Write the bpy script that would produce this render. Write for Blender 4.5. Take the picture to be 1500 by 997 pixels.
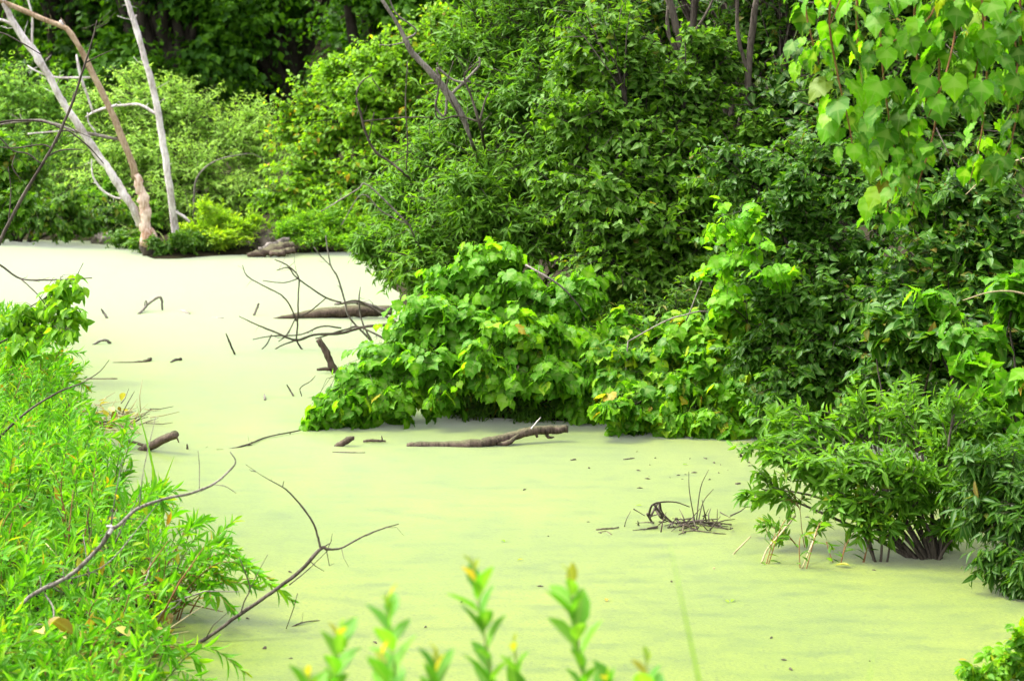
import bpy, math
import numpy as np
from mathutils import Matrix, Vector

for o in list(bpy.data.objects):
    bpy.data.objects.remove(o)
scn = bpy.context.scene
COL = scn.collection

# ------------------------------------------------------------------ camera
F_PX = 3249.0            # focal length in photo pixels (1500 wide)
CAM_H = 2.4
PITCH = math.atan((498.5 - 50.0) / F_PX)
cam_d = bpy.data.cameras.new('camera')
cam = bpy.data.objects.new('camera', cam_d)
COL.objects.link(cam)
cam.location = (0, 0, CAM_H)
cam.rotation_euler = (math.pi / 2 - PITCH, 0, 0)
cam_d.sensor_width = 36.0
cam_d.lens = 36.0 * F_PX / 1500.0
cam_d.clip_start = 0.1
cam_d.clip_end = 600
cam_d.dof.use_dof = True
cam_d.dof.focus_distance = 11.8
cam_d.dof.aperture_fstop = 4.8
scn.camera = cam

# ------------------------------------------------------------------ light
SUN_EL = math.radians(58)
SUN_AZ = math.radians(-70)          # from +Y (view direction), negative = to the left
sv = Vector((math.sin(SUN_AZ) * math.cos(SUN_EL), math.cos(SUN_AZ) * math.cos(SUN_EL), math.sin(SUN_EL)))
wld = bpy.data.worlds.new('World')
scn.world = wld
wld.use_nodes = True
wn = wld.node_tree
wn.nodes.clear()
sky = wn.nodes.new('ShaderNodeTexSky')
sky.sky_type = 'NISHITA'
sky.sun_disc = False
sky.sun_elevation = SUN_EL
sky.sun_rotation = SUN_AZ
sky.air_density = 1.0
sky.dust_density = 4.0
bg = wn.nodes.new('ShaderNodeBackground')
bg.inputs['Strength'].default_value = 0.15
wo = wn.nodes.new('ShaderNodeOutputWorld')
hsv = wn.nodes.new('ShaderNodeHueSaturation')      # thin white cloud: the sky is nearly colourless
hsv.inputs['Saturation'].default_value = 0.22
wn.links.new(sky.outputs[0], hsv.inputs['Color'])
wn.links.new(hsv.outputs[0], bg.inputs[0])
wn.links.new(bg.outputs[0], wo.inputs[0])
sl = bpy.data.lights.new('sun', 'SUN')
sl.energy = 1.5
sl.angle = math.radians(14)
sl.color = (1.0, 0.97, 0.92)
so = bpy.data.objects.new('sun', sl)
COL.objects.link(so)
so.rotation_euler = sv.to_track_quat('Z', 'Y').to_euler()
so.location = (-10, 10, 20)

vs = scn.view_settings
vs.view_transform = 'Standard'
vs.look = 'None'
vs.gamma = 1.0
vs.exposure = 2.35
vs.use_curve_mapping = False

# ------------------------------------------------------------------ pixel -> place
cp, sp = math.cos(PITCH), math.sin(PITCH)

def ray(px, py):
    x = (px - 750.0) / F_PX
    y = -(py - 498.5) / F_PX
    return np.array([x, cp + y * sp, -sp + y * cp])

def P(px, py, d):                    # point at distance d along +Y
    r = ray(px, py)
    return np.array([0, 0, CAM_H]) + r * (d / r[1])

def G(px, py, z=0.0):                # point on the water plane
    r = ray(px, py)
    return np.array([0, 0, CAM_H]) + r * ((z - CAM_H) / r[2])

def to_px(p):
    p = np.asarray(p, float)
    q = p - np.array([0, 0, CAM_H])
    dep = q[..., 1] * cp - q[..., 2] * sp
    up = q[..., 1] * sp + q[..., 2] * cp
    return 750 + F_PX * q[..., 0] / dep, 498.5 - F_PX * up / dep, dep

RNG = np.random.default_rng(7)

# ------------------------------------------------------------------ materials
def new_mat(name):
    m = bpy.data.materials.new(name)
    m.use_nodes = True
    nt = m.node_tree
    nt.nodes.clear()
    out = nt.nodes.new('ShaderNodeOutputMaterial')
    return m, nt, out

def ramp(nt, stops):
    r = nt.nodes.new('ShaderNodeValToRGB')
    e = r.color_ramp.elements
    while len(e) < len(stops):
        e.new(0.5)
    for i, (p, c) in enumerate(stops):
        e[i].position = p
        e[i].color = (c[0], c[1], c[2], 1)
    return r

def leaf_mat(name, stops, trans=0.45, tcol=(1.6, 1.6, 0.45), rough=0.5, spec=0.15):
    m, nt, out = new_mat(name)
    N, L = nt.nodes, nt.links
    at = N.new('ShaderNodeAttribute'); at.attribute_name = 'rnd'
    oi = N.new('ShaderNodeObjectInfo')
    ad = N.new('ShaderNodeMath'); ad.operation = 'ADD'
    L.new(at.outputs['Fac'], ad.inputs[0]); L.new(oi.outputs['Random'], ad.inputs[1])
    fr = N.new('ShaderNodeMath'); fr.operation = 'FRACT'
    L.new(ad.outputs[0], fr.inputs[0])
    rp = ramp(nt, [(p, (c[0] * 0.82, c[1] * 1.03, c[2] * 0.45)) for p, c in stops])
    L.new(fr.outputs[0], rp.inputs[0])
    rib = N.new('ShaderNodeAttribute'); rib.attribute_name = 'rib'
    pw = N.new('ShaderNodeMath'); pw.operation = 'POWER'; pw.inputs[1].default_value = 6
    L.new(rib.outputs['Fac'], pw.inputs[0])
    mu = N.new('ShaderNodeMath'); mu.operation = 'MULTIPLY'; mu.inputs[1].default_value = 0.35
    L.new(pw.outputs[0], mu.inputs[0])
    no = N.new('ShaderNodeTexNoise'); no.inputs['Scale'].default_value = 35
    tc = N.new('ShaderNodeTexCoord'); L.new(tc.outputs['Object'], no.inputs['Vector'])
    hs = N.new('ShaderNodeHueSaturation')
    mp = N.new('ShaderNodeMapRange'); mp.inputs[3].default_value = 0.75; mp.inputs[4].default_value = 1.25
    L.new(no.outputs[0], mp.inputs[0]); L.new(mp.outputs[0], hs.inputs['Value'])
    L.new(rp.outputs[0], hs.inputs['Color'])
    mx = N.new('ShaderNodeMix'); mx.data_type = 'RGBA'
    L.new(mu.outputs[0], mx.inputs[0]); L.new(hs.outputs[0], mx.inputs[6])
    mx.inputs[7].default_value = (0.32, 0.42, 0.12, 1)
    pb = N.new('ShaderNodeBsdfPrincipled')
    L.new(mx.outputs[2], pb.inputs['Base Color'])
    pb.inputs['Roughness'].default_value = rough
    pb.inputs['Specular IOR Level'].default_value = spec
    tm = N.new('ShaderNodeMix'); tm.data_type = 'RGBA'; tm.blend_type = 'MULTIPLY'; tm.inputs[0].default_value = 1
    L.new(mx.outputs[2], tm.inputs[6]); tm.inputs[7].default_value = (tcol[0], tcol[1], tcol[2], 1)
    tr = N.new('ShaderNodeBsdfTranslucent'); L.new(tm.outputs[2], tr.inputs['Color'])
    ms = N.new('ShaderNodeMixShader'); ms.inputs[0].default_value = trans
    L.new(pb.outputs[0], ms.inputs[1]); L.new(tr.outputs[0], ms.inputs[2])
    L.new(ms.outputs[0], out.inputs[0])
    return m

def bark_mat(name, c0, c1, scale=18, rough=0.9, stretch=6, bump=0.4, moss=None):
    m, nt, out = new_mat(name)
    N, L = nt.nodes, nt.links
    tc = N.new('ShaderNodeTexCoord')
    mp = N.new('ShaderNodeMapping'); mp.inputs['Scale'].default_value = (stretch, stretch, 1.3)
    L.new(tc.outputs['Object'], mp.inputs[0])
    n1 = N.new('ShaderNodeTexNoise'); n1.inputs['Scale'].default_value = scale; n1.inputs['Detail'].default_value = 5
    L.new(mp.outputs[0], n1.inputs['Vector'])
    n2 = N.new('ShaderNodeTexNoise'); n2.inputs['Scale'].default_value = 5; n2.inputs['Detail'].default_value = 3
    L.new(tc.outputs['Object'], n2.inputs['Vector'])
    av = N.new('ShaderNodeMath'); av.operation = 'ADD'
    L.new(n1.outputs[0], av.inputs[0]); L.new(n2.outputs[0], av.inputs[1])
    hf = N.new('ShaderNodeMath'); hf.operation = 'MULTIPLY'; hf.inputs[1].default_value = 0.5
    L.new(av.outputs[0], hf.inputs[0])
    st = [(0.38, c0), (0.62, c1)]
    rp = ramp(nt, st)
    L.new(hf.outputs[0], rp.inputs[0])
    col = rp.outputs[0]
    if moss:
        geo = N.new('ShaderNodeNewGeometry')
        sx = N.new('ShaderNodeSeparateXYZ'); L.new(geo.outputs['Normal'], sx.inputs[0])
        mr = N.new('ShaderNodeMapRange'); mr.inputs[1].default_value = 0.1; mr.inputs[2].default_value = 0.9
        L.new(sx.outputs[2], mr.inputs[0])
        ml = N.new('ShaderNodeMath'); ml.operation = 'MULTIPLY'
        L.new(mr.outputs[0], ml.inputs[0]); L.new(n2.outputs[0], ml.inputs[1])
        mx = N.new('ShaderNodeMix'); mx.data_type = 'RGBA'
        L.new(ml.outputs[0], mx.inputs[0]); L.new(col, mx.inputs[6]); mx.inputs[7].default_value = (*moss, 1)
        col = mx.outputs[2]
    pb = N.new('ShaderNodeBsdfPrincipled')
    L.new(col, pb.inputs['Base Color'])
    pb.inputs['Roughness'].default_value = rough
    pb.inputs['Specular IOR Level'].default_value = 0.2
    bp = N.new('ShaderNodeBump'); bp.inputs['Strength'].default_value = bump; bp.inputs['Distance'].default_value = 0.01
    L.new(n1.outputs[0], bp.inputs['Height']); L.new(bp.outputs[0], pb.inputs['Normal'])
    L.new(pb.outputs[0], out.inputs[0])
    return m

M = {}
Y, O = (0.45, 0.36, 0.03), (0.42, 0.16, 0.03)
M['forest'] = leaf_mat('forest_leaf', [(0, (0.030, 0.081, 0.010)), (0.5, (0.051, 0.128, 0.014)), (1, (0.102, 0.204, 0.021))], 0.48)
M['silver'] = leaf_mat('silver_willow_leaf', [(0, (0.253, 0.368, 0.103)), (0.5, (0.356, 0.471, 0.161)), (1, (0.483, 0.575, 0.253))], 0.45, (1.4, 1.4, 0.8))
M['paleblue'] = leaf_mat('grey_green_leaf', [(0, (0.161, 0.287, 0.081)), (0.5, (0.230, 0.368, 0.115)), (1, (0.322, 0.460, 0.172))], 0.45)
M['yellowgreen'] = leaf_mat('yellow_green_leaf', [(0, (0.117, 0.224, 0.015)), (0.45, (0.192, 0.320, 0.019)), (0.93, (0.299, 0.405, 0.027)), (0.97, Y), (1, O)], 0.48)
M['lime'] = leaf_mat('lime_leaf', [(0, (0.20, 0.30, 0.02)), (0.6, (0.29, 0.40, 0.03)), (1, (0.42, 0.46, 0.05))], 0.5)
M['feather'] = leaf_mat('bright_green_leaf', [(0, (0.09, 0.21, 0.016)), (0.6, (0.15, 0.29, 0.02)), (1, (0.24, 0.36, 0.03))], 0.5)
M['willow'] = leaf_mat('willow_leaf', [(0, (0.051, 0.130, 0.013)), (0.5, (0.079, 0.176, 0.016)), (0.96, (0.139, 0.251, 0.028)), (1, (0.260, 0.223, 0.028))], 0.45)
M['thicket'] = leaf_mat('thicket_leaf', [(0, (0.033, 0.090, 0.010)), (0.5, (0.057, 0.131, 0.012)), (0.97, (0.107, 0.205, 0.016)), (1, (0.205, 0.115, 0.025))], 0.45)
M['dogwood'] = leaf_mat('dogwood_leaf', [(0, (0.026, 0.076, 0.011)), (0.5, (0.036, 0.096, 0.012)), (0.97, (0.064, 0.144, 0.018)), (1, (0.160, 0.088, 0.032))], 0.42, rough=0.42)
M['grape'] = leaf_mat('grape_leaf', [(0, (0.060, 0.161, 0.010)), (0.5, (0.090, 0.221, 0.012)), (0.90, (0.161, 0.312, 0.016)), (0.985, (0.301, 0.381, 0.020)), (1, (0.402, 0.201, 0.040))], 0.5)
M['grape_young'] = leaf_mat('young_grape_leaf', [(0, (0.11, 0.27, 0.012)), (0.6, (0.15, 0.33, 0.015)), (1, (0.22, 0.38, 0.02))], 0.5)
M['herb'] = leaf_mat('bank_herb_leaf', [(0, (0.061, 0.199, 0.009)), (0.5, (0.094, 0.265, 0.011)), (0.88, (0.166, 0.331, 0.016)), (0.965, (0.287, 0.364, 0.022)), (1, O)], 0.48, (1.45, 1.45, 0.45))
M['shoot'] = leaf_mat('shoot_leaf', [(0, (0.07, 0.20, 0.04)), (0.6, (0.13, 0.28, 0.05)), (1, (0.20, 0.36, 0.08))], 0.42)
M['shoot_tip'] = leaf_mat('shoot_tip_leaf', [(0, (0.20, 0.30, 0.05)), (0.5, (0.32, 0.30, 0.07)), (1, (0.42, 0.22, 0.09))], 0.45)
M['blade'] = leaf_mat('grass_blade', [(0, (0.16, 0.30, 0.04)), (1, (0.26, 0.38, 0.07))], 0.45)
M['dry'] = leaf_mat('dry_leaf', [(0, (0.16, 0.08, 0.03)), (0.6, (0.34, 0.22, 0.10)), (1, (0.50, 0.38, 0.20))], 0.25)
M['bark_live'] = bark_mat('live_bark', (0.022, 0.017, 0.012), (0.06, 0.05, 0.036))
M['bark_dark'] = bark_mat('dark_dead_bark', (0.03, 0.022, 0.016), (0.11, 0.09, 0.07))
M['bark_gray'] = bark_mat('gray_dead_bark', (0.06, 0.05, 0.038), (0.24, 0.21, 0.18))
M['bark_snag'] = bark_mat('bleached_wood', (0.30, 0.25, 0.23), (0.72, 0.65, 0.65), scale=12)
M['bark_tan'] = bark_mat('tan_wood', (0.18, 0.11, 0.06), (0.44, 0.33, 0.23), scale=12)
M['gnawed'] = bark_mat('gnawed_wood', (0.30, 0.16, 0.09), (0.78, 0.62, 0.52), scale=9, bump=1.0)
M['log'] = bark_mat('wet_log_bark', (0.022, 0.014, 0.012), (0.15, 0.10, 0.085), scale=14, moss=(0.06, 0.075, 0.02), bump=0.8)
M['stem'] = bark_mat('green_stem', (0.08, 0.14, 0.03), (0.18, 0.22, 0.05), bump=0.1)
M['redstem'] = bark_mat('red_stem', (0.16, 0.07, 0.03), (0.26, 0.14, 0.05), bump=0.1)
M['reed'] = bark_mat('dead_reed', (0.20, 0.16, 0.08), (0.42, 0.36, 0.20), bump=0.1)

def ground_material():
    m, nt, out = new_mat('bank_soil')
    N, L = nt.nodes, nt.links
    tc = N.new('ShaderNodeTexCoord')
    n1 = N.new('ShaderNodeTexNoise'); n1.inputs['Scale'].default_value = 6; n1.inputs['Detail'].default_value = 8
    L.new(tc.outputs['Object'], n1.inputs['Vector'])
    n2 = N.new('ShaderNodeTexVoronoi'); n2.inputs['Scale'].default_value = 30
    L.new(tc.outputs['Object'], n2.inputs['Vector'])
    rp = ramp(nt, [(0.3, (0.012, 0.010, 0.006)), (0.55, (0.030, 0.024, 0.012)), (0.7, (0.025, 0.032, 0.010)), (0.85, (0.06, 0.045, 0.025))])
    L.new(n1.outputs[0], rp.inputs[0])
    mx = N.new('ShaderNodeMix'); mx.data_type = 'RGBA'; mx.blend_type = 'MULTIPLY'; mx.inputs[0].default_value = 0.5
    L.new(rp.outputs[0], mx.inputs[6]); L.new(n2.outputs['Distance'], mx.inputs[7])
    pb = N.new('ShaderNodeBsdfPrincipled'); pb.inputs['Roughness'].default_value = 1.0; pb.inputs['Specular IOR Level'].default_value = 0.05
    L.new(mx.outputs[2], pb.inputs['Base Color'])
    bp = N.new('ShaderNodeBump'); bp.inputs['Strength'].default_value = 0.7; bp.inputs['Distance'].default_value = 0.03
    L.new(n1.outputs[0], bp.inputs['Height']); L.new(bp.outputs[0], pb.inputs['Normal'])
    L.new(pb.outputs[0], out.inputs[0])
    return m

def pond_material():
    m, nt, out = new_mat('duckweed_covered_water')
    N, L = nt.nodes, nt.links
    tc = N.new('ShaderNodeTexCoord')
    def noise(sc, det, stretch=(1, 1, 1)):
        mp = N.new('ShaderNodeMapping'); mp.inputs['Scale'].default_value = stretch
        L.new(tc.outputs['Object'], mp.inputs[0])
        n = N.new('ShaderNodeTexNoise'); n.inputs['Scale'].default_value = sc; n.inputs['Detail'].default_value = det
        L.new(mp.outputs[0], n.inputs['Vector'])
        return n
    big = noise(0.7, 4, (1.0, 0.6, 1))
    mid = noise(4, 6, (1, 2.2, 1))
    fine = N.new('ShaderNodeTexVoronoi'); fine.inputs['Scale'].default_value = 130
    L.new(tc.outputs['Object'], fine.inputs['Vector'])
    r1 = ramp(nt, [(0.25, (0.068, 0.104, 0.0010)), (0.5, (0.088, 0.124, 0.0013)), (0.75, (0.116, 0.142, 0.0022))])
    L.new(big.outputs[0], r1.inputs[0])
    r2 = ramp(nt, [(0.3, (0.66, 0.74, 0.60)), (0.5, (1, 1, 1)), (0.7, (1.12, 1.08, 1.1))])
    L.new(mid.outputs[0], r2.inputs[0])
    mx = N.new('ShaderNodeMix'); mx.data_type = 'RGBA'; mx.blend_type = 'MULTIPLY'; mx.inputs[0].default_value = 1
    L.new(r1.outputs[0], mx.inputs[6]); L.new(r2.outputs[0], mx.inputs[7])
    sc = N.new('ShaderNodeSeparateColor'); L.new(fine.outputs['Color'], sc.inputs[0])
    r3 = ramp(nt, [(0.0, (0.40, 0.45, 0.35)), (0.12, (0.85, 0.88, 0.8)), (0.7, (1.0, 1.0, 1.0)), (1, (1.25, 1.2, 1.3))])
    L.new(sc.outputs[0], r3.inputs[0])
    m2 = N.new('ShaderNodeMix'); m2.data_type = 'RGBA'; m2.blend_type = 'MULTIPLY'; m2.inputs[0].default_value = 1
    L.new(mx.outputs[2], m2.inputs[6]); L.new(r3.outputs[0], m2.inputs[7])
    pb = N.new('ShaderNodeBsdfPrincipled')
    L.new(m2.outputs[2], pb.inputs['Base Color'])
    pb.inputs['Roughness'].default_value = 0.45
    pb.inputs['Specular IOR Level'].default_value = 0.2
    pb.inputs['Sheen Weight'].default_value = 1.0
    pb.inputs['Sheen Roughness'].default_value = 0.225
    pb.inputs['Sheen Tint'].default_value = (1.0, 1.0, 0.9, 1)
    bp = N.new('ShaderNodeBump'); bp.inputs['Strength'].default_value = 0.12; bp.inputs['Distance'].default_value = 0.004
    L.new(fine.outputs['Distance'], bp.inputs['Height']); L.new(bp.outputs[0], pb.inputs['Normal'])
    # frond fuzz as added white sheen, standing in for pale sky reflection at grazing angles
    sh = N.new('ShaderNodeBsdfSheen'); sh.inputs['Color'].default_value = (1.0, 1.0, 0.95, 1); sh.inputs['Roughness'].default_value = 0.22
    ash = N.new('ShaderNodeAddShader'); L.new(pb.outputs[0], ash.inputs[0]); L.new(sh.outputs[0], ash.inputs[1])
    L.new(ash.outputs[0], out.inputs[0])
    return m

# ------------------------------------------------------------------ mesh helpers
def mk(name, V, T, mat, parent=None, attrs=None, smooth=False, loc=None):
    V = np.asarray(V, np.float32); T = np.asarray(T, np.int32)
    me = bpy.data.meshes.new(name)
    me.vertices.add(len(V)); me.vertices.foreach_set('co', V.ravel())
    me.loops.add(T.size); me.loops.foreach_set('vertex_index', T.ravel())
    me.polygons.add(len(T)); me.polygons.foreach_set('loop_start', np.arange(0, T.size, 3, dtype=np.int32))
    if smooth:
        me.polygons.foreach_set('use_smooth', np.ones(len(T), bool))
    for k, a in (attrs or {}).items():
        at = me.attributes.new(k, 'FLOAT', 'POINT')
        at.data.foreach_set('value', np.asarray(a, np.float32))
    me.update(calc_edges=True)
    me.materials.append(mat)
    o = bpy.data.objects.new(name, me)
    COL.objects.link(o)
    if parent:
        o.parent = parent
    if loc is not None:
        o.location = loc
    return o

def root(name, label, cat, loc, group=None):
    o = bpy.data.objects.new(name, None)
    COL.objects.link(o)
    o.location = loc
    o.empty_display_size = 0.1
    tag(o, label, cat, group)
    return o

def tag(o, label, cat, group=None):
    o['label'] = label
    o['category'] = cat
    if group:
        o['group'] = group

def nrm(a):
    return a / np.maximum(np.linalg.norm(a, axis=-1, keepdims=True), 1e-9)

def smooth_path(pts, sub=4, jit=0.0, rng=RNG):
    pts = np.asarray(pts, float)
    if len(pts) < 2:
        return pts
    ext = np.vstack([2 * pts[0] - pts[1], pts, 2 * pts[-1] - pts[-2]])
    res = []
    for i in range(len(pts) - 1):
        p0, p1, p2, p3 = ext[i:i + 4]
        for t in np.linspace(0, 1, sub, endpoint=False):
            res.append(0.5 * ((2 * p1) + (-p0 + p2) * t + (2 * p0 - 5 * p1 + 4 * p2 - p3) * t * t + (-p0 + 3 * p1 - 3 * p2 + p3) * t ** 3))
    res.append(pts[-1])
    res = np.array(res)
    if jit:
        res[1:-1, :3] += rng.normal(0, jit, (len(res) - 2, 3))
    return res

class MB:
    def __init__(self):
        self.V, self.T, self.n = [], [], 0
    def add(self, V, T):
        self.V.append(np.asarray(V, float)); self.T.append(np.asarray(T, int) + self.n); self.n += len(V)
    def tube(self, pts, rad, sides=6, rough=0.0, rng=RNG):
        pts = np.asarray(pts, float); n = len(pts)
        rad = np.asarray(rad, float)
        tan = nrm(np.gradient(pts, axis=0))
        ref = np.array([0, 0, 1.0]) if abs(tan[:, 2]).mean() < 0.8 else np.array([1.0, 0, 0])
        a = nrm(np.cross(tan, ref)); b = np.cross(tan, a)
        ang = np.arange(sides) * 2 * math.pi / sides
        rr = rad[:, None] * (1 + (rng.uniform(-rough, rough, (n, sides)) if rough else 0))
        V = pts[:, None, :] + rr[..., None] * (np.cos(ang)[None, :, None] * a[:, None, :] + np.sin(ang)[None, :, None] * b[:, None, :])
        V = V.reshape(-1, 3)
        i = np.arange(n - 1)[:, None] * sides; j = np.arange(sides)[None, :]; k = (j + 1) % sides
        q = np.stack([i + j, i + k, i + sides + k, i + sides + j], -1).reshape(-1, 4)
        T = np.vstack([q[:, [0, 1, 2]], q[:, [0, 2, 3]]])
        caps = []
        for s in range(1, sides - 1):
            caps.append((0, s + 1, s)); e = (n - 1) * sides; caps.append((e, e + s, e + s + 1))
        self.add(V, np.vstack([T, np.array(caps)]))
    def build(self, name, mat, parent=None, off=(0, 0, 0), smooth=True, attrs=None):
        V = np.vstack(self.V) - np.asarray(off)
        return mk(name, V, np.vstack(self.T), mat, parent, attrs, smooth)

# ------------------------------------------------------------------ leaf templates: length along +Y, face +Z
def tpl(rows, fold=0.25, curl=0.25, pet=0.0):
    """rows: (y, halfwidth). Folded blade, 2 tris per cell side."""
    V, T, rib = [], [], []
    ids = []
    for (y, w) in rows:
        z = -curl * (y ** 2)
        if w < 1e-6:
            ids.append((len(V), len(V), len(V))); V.append((0, y, z)); rib.append(1)
        else:
            k = len(V)
            V += [(0, y, z), (w, y, z + fold * w), (-w, y, z + fold * w)]
            rib += [1, 0, 0]; ids.append((k, k + 1, k + 2))
    for (a, b) in zip(ids[:-1], ids[1:]):
        for s in (1, 2):
            quad = [a[0], a[s], b[s], b[0]] if s == 1 else [a[0], b[0], b[s], a[s]]
            u = []
            for q in quad:
                if q not in u:
                    u.append(q)
            if len(u) >= 3: T.append(u[:3])
            if len(u) == 4: T.append([u[0], u[2], u[3]])
    if pet:
        k = len(V)
        V += [(0.012, -pet, 0.03), (-0.012, -pet, 0.03), (0, 0.02, 0)]; rib += [1, 1, 1]
        T.append([k, k + 2, k + 1])
    return np.array(V, float), np.array(T), np.array(rib, float)

LEAF = {
    'herb': tpl([(0, 0), (0.16, 0.065), (0.42, 0.105), (0.75, 0.07), (1, 0)], 0.5, 0.28, 0.08),
    'lance': tpl([(0, 0), (0.16, 0.09), (0.42, 0.145), (0.75, 0.095), (1, 0)], 0.5, 0.25, 0.08),
    'shoot': tpl([(0, 0), (0.15, 0.12), (0.4, 0.23), (0.7, 0.21), (0.9, 0.09), (1, 0)], 0.45, 0.12, 0.06),
    'oval': tpl([(0, 0), (0.18, 0.19), (0.45, 0.29), (0.75, 0.19), (1, 0)], 0.4, 0.28, 0.15),
    'lance4': tpl([(0, 0), (0.45, 0.12), (1, 0)], 0.5, 0.2),
    'oval4': tpl([(0, 0), (0.45, 0.30), (1, 0)], 0.4, 0.25),
}
def grape_tpl():
    # right half outline: (x, y, vein strength); lobe tips carry the side veins
    right = [(0.09, 0.00, 0), (0.20, -0.04, 0), (0.31, 0.01, 0), (0.38, 0.09, 0), (0.50, 0.20, 0.8), (0.47, 0.28, 0), (0.46, 0.36, 0), (0.46, 0.44, 0), (0.45, 0.58, 0.8),
             (0.36, 0.61, 0), (0.31, 0.68, 0), (0.24, 0.77, 0), (0.14, 0.86, 0)]
    z = lambda x, y: 0.14 * abs(x) - 0.30 * (y - 0.2) ** 2 - 0.35 * x * x
    V = [(0, 0.12, 0.0), (0, 0.5, z(0, 0.5)), (0, 1.05, z(0, 1.05) - 0.04)]; rib = [1, 1, 1]; T = []
    n = len(right)
    for s in (1, -1):
        k = len(V)
        for i, (x, y, r) in enumerate(right):
            V.append((s * x, y, z(x, y) + (0.03 if i % 2 else -0.025))); rib.append(r)
        tris = [(0, k + i, k + i + 1) for i in range(8)] + [(0, k + 8, 1)] + [(1, k + i, k + i + 1) for i in range(8, n - 1)] + [(1, k + n - 1, 2)]
        for t in tris:
            T.append(t if s == 1 else (t[0], t[2], t[1]))
    k = len(V)
    V += [(0.013, -0.45, 0.12), (-0.013, -0.45, 0.12), (0, 0.14, 0)]; rib += [1, 1, 1]
    T.append((k, k + 2, k + 1))
    return np.array(V, float), np.array(T), np.array(rib, float)
LEAF['grape'] = grape_tpl()
LEAF['grape6'] = (np.array([(0, 0.1, 0), (0.42, 0.1, 0.03), (0.46, 0.5, -0.02), (0, 1, -0.2), (-0.46, 0.5, -0.02), (-0.42, 0.1, 0.03), (0, 0.5, 0)]),
                  np.array([(6, 0, 1), (6, 1, 2), (6, 2, 3), (6, 3, 4), (6, 4, 5), (6, 5, 0)]), np.array([1, 0, 0, .8, 0, 0, 1.]))
LEAF['far'] = (np.array([(0, 0, 0), (0.34, 0.5, 0.08), (0, 1, -0.2), (-0.34, 0.5, 0.08)]), np.array([(0, 1, 2), (0, 2, 3)]), np.zeros(4))

def frames(axis, nh):
    y = nrm(axis); z = nh - (nh * y).sum(-1, keepdims=True) * y; z = nrm(z); x = np.cross(y, z)
    return np.stack([x, y, z], -1)          # columns

def leaf_soup(kind, pos, R, size, rnd):
    tv, tt, tr = LEAF[kind]
    n = len(pos); k = len(tv)
    V = np.einsum('nij,kj->nki', R, tv) * size[:, None, None] + pos[:, None, :]
    T = tt[None] + (np.arange(n) * k)[:, None, None]
    return V.reshape(-1, 3), T.reshape(-1, 3), np.repeat(rnd, k), np.tile(tr, n)

_leafmesh = {}
def leaf_data(kind, mat):
    key = (kind, mat)
    if key not in _leafmesh:
        tv, tt, tr = LEAF[kind]
        o = mk('leaf', tv, tt, M[mat], None, {'rnd': np.zeros(len(tv)), 'rib': tr})
        _leafmesh[key] = o.data
        bpy.data.objects.remove(o)
    return _leafmesh[key]

def put_leaves(par, off, kind, mat, pos, R, size):
    me = leaf_data(kind, mat)
    off = np.asarray(off)
    for i in range(len(pos)):
        o = bpy.data.objects.new('leaf', me)
        COL.objects.link(o)
        o.parent = par
        m = np.eye(4); m[:3, :3] = R[i] * size[i]; m[:3, 3] = pos[i] - off
        o.matrix_local = Matrix(m.tolist())

def leaves_out(par, off, kind, mat, pos, R, size, rnd, n_ind, kind_far=None):
    """the n_ind leaves in front become objects, the others one foliage part"""
    n = len(pos)
    sel = np.zeros(n, bool)
    if n_ind:
        x, y, dep = to_px(pos)
        ok = (x > -10) & (x < 1510) & (y > -10) & (y < 1007)
        sc = np.where(ok, size / dep + 0.000001 * RNG.random(n), -1)
        # prefer the leaves nearest the camera
        sc = np.where(ok, -dep + 4 * size, -1e9)
        idx = np.argsort(-sc)[:n_ind]
        sel[idx] = ok[idx]
        put_leaves(par, off, kind, mat, pos[sel], R[sel], size[sel])
    r = ~sel
    if r.sum():
        V, T, a, b = leaf_soup(kind_far or kind, pos[r], R[r], size[r], rnd[r])
        f = mk('foliage', V - np.asarray(off), T, M[mat], par, {'rnd': a, 'rib': b})
        f['kind'] = 'stuff'

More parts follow.
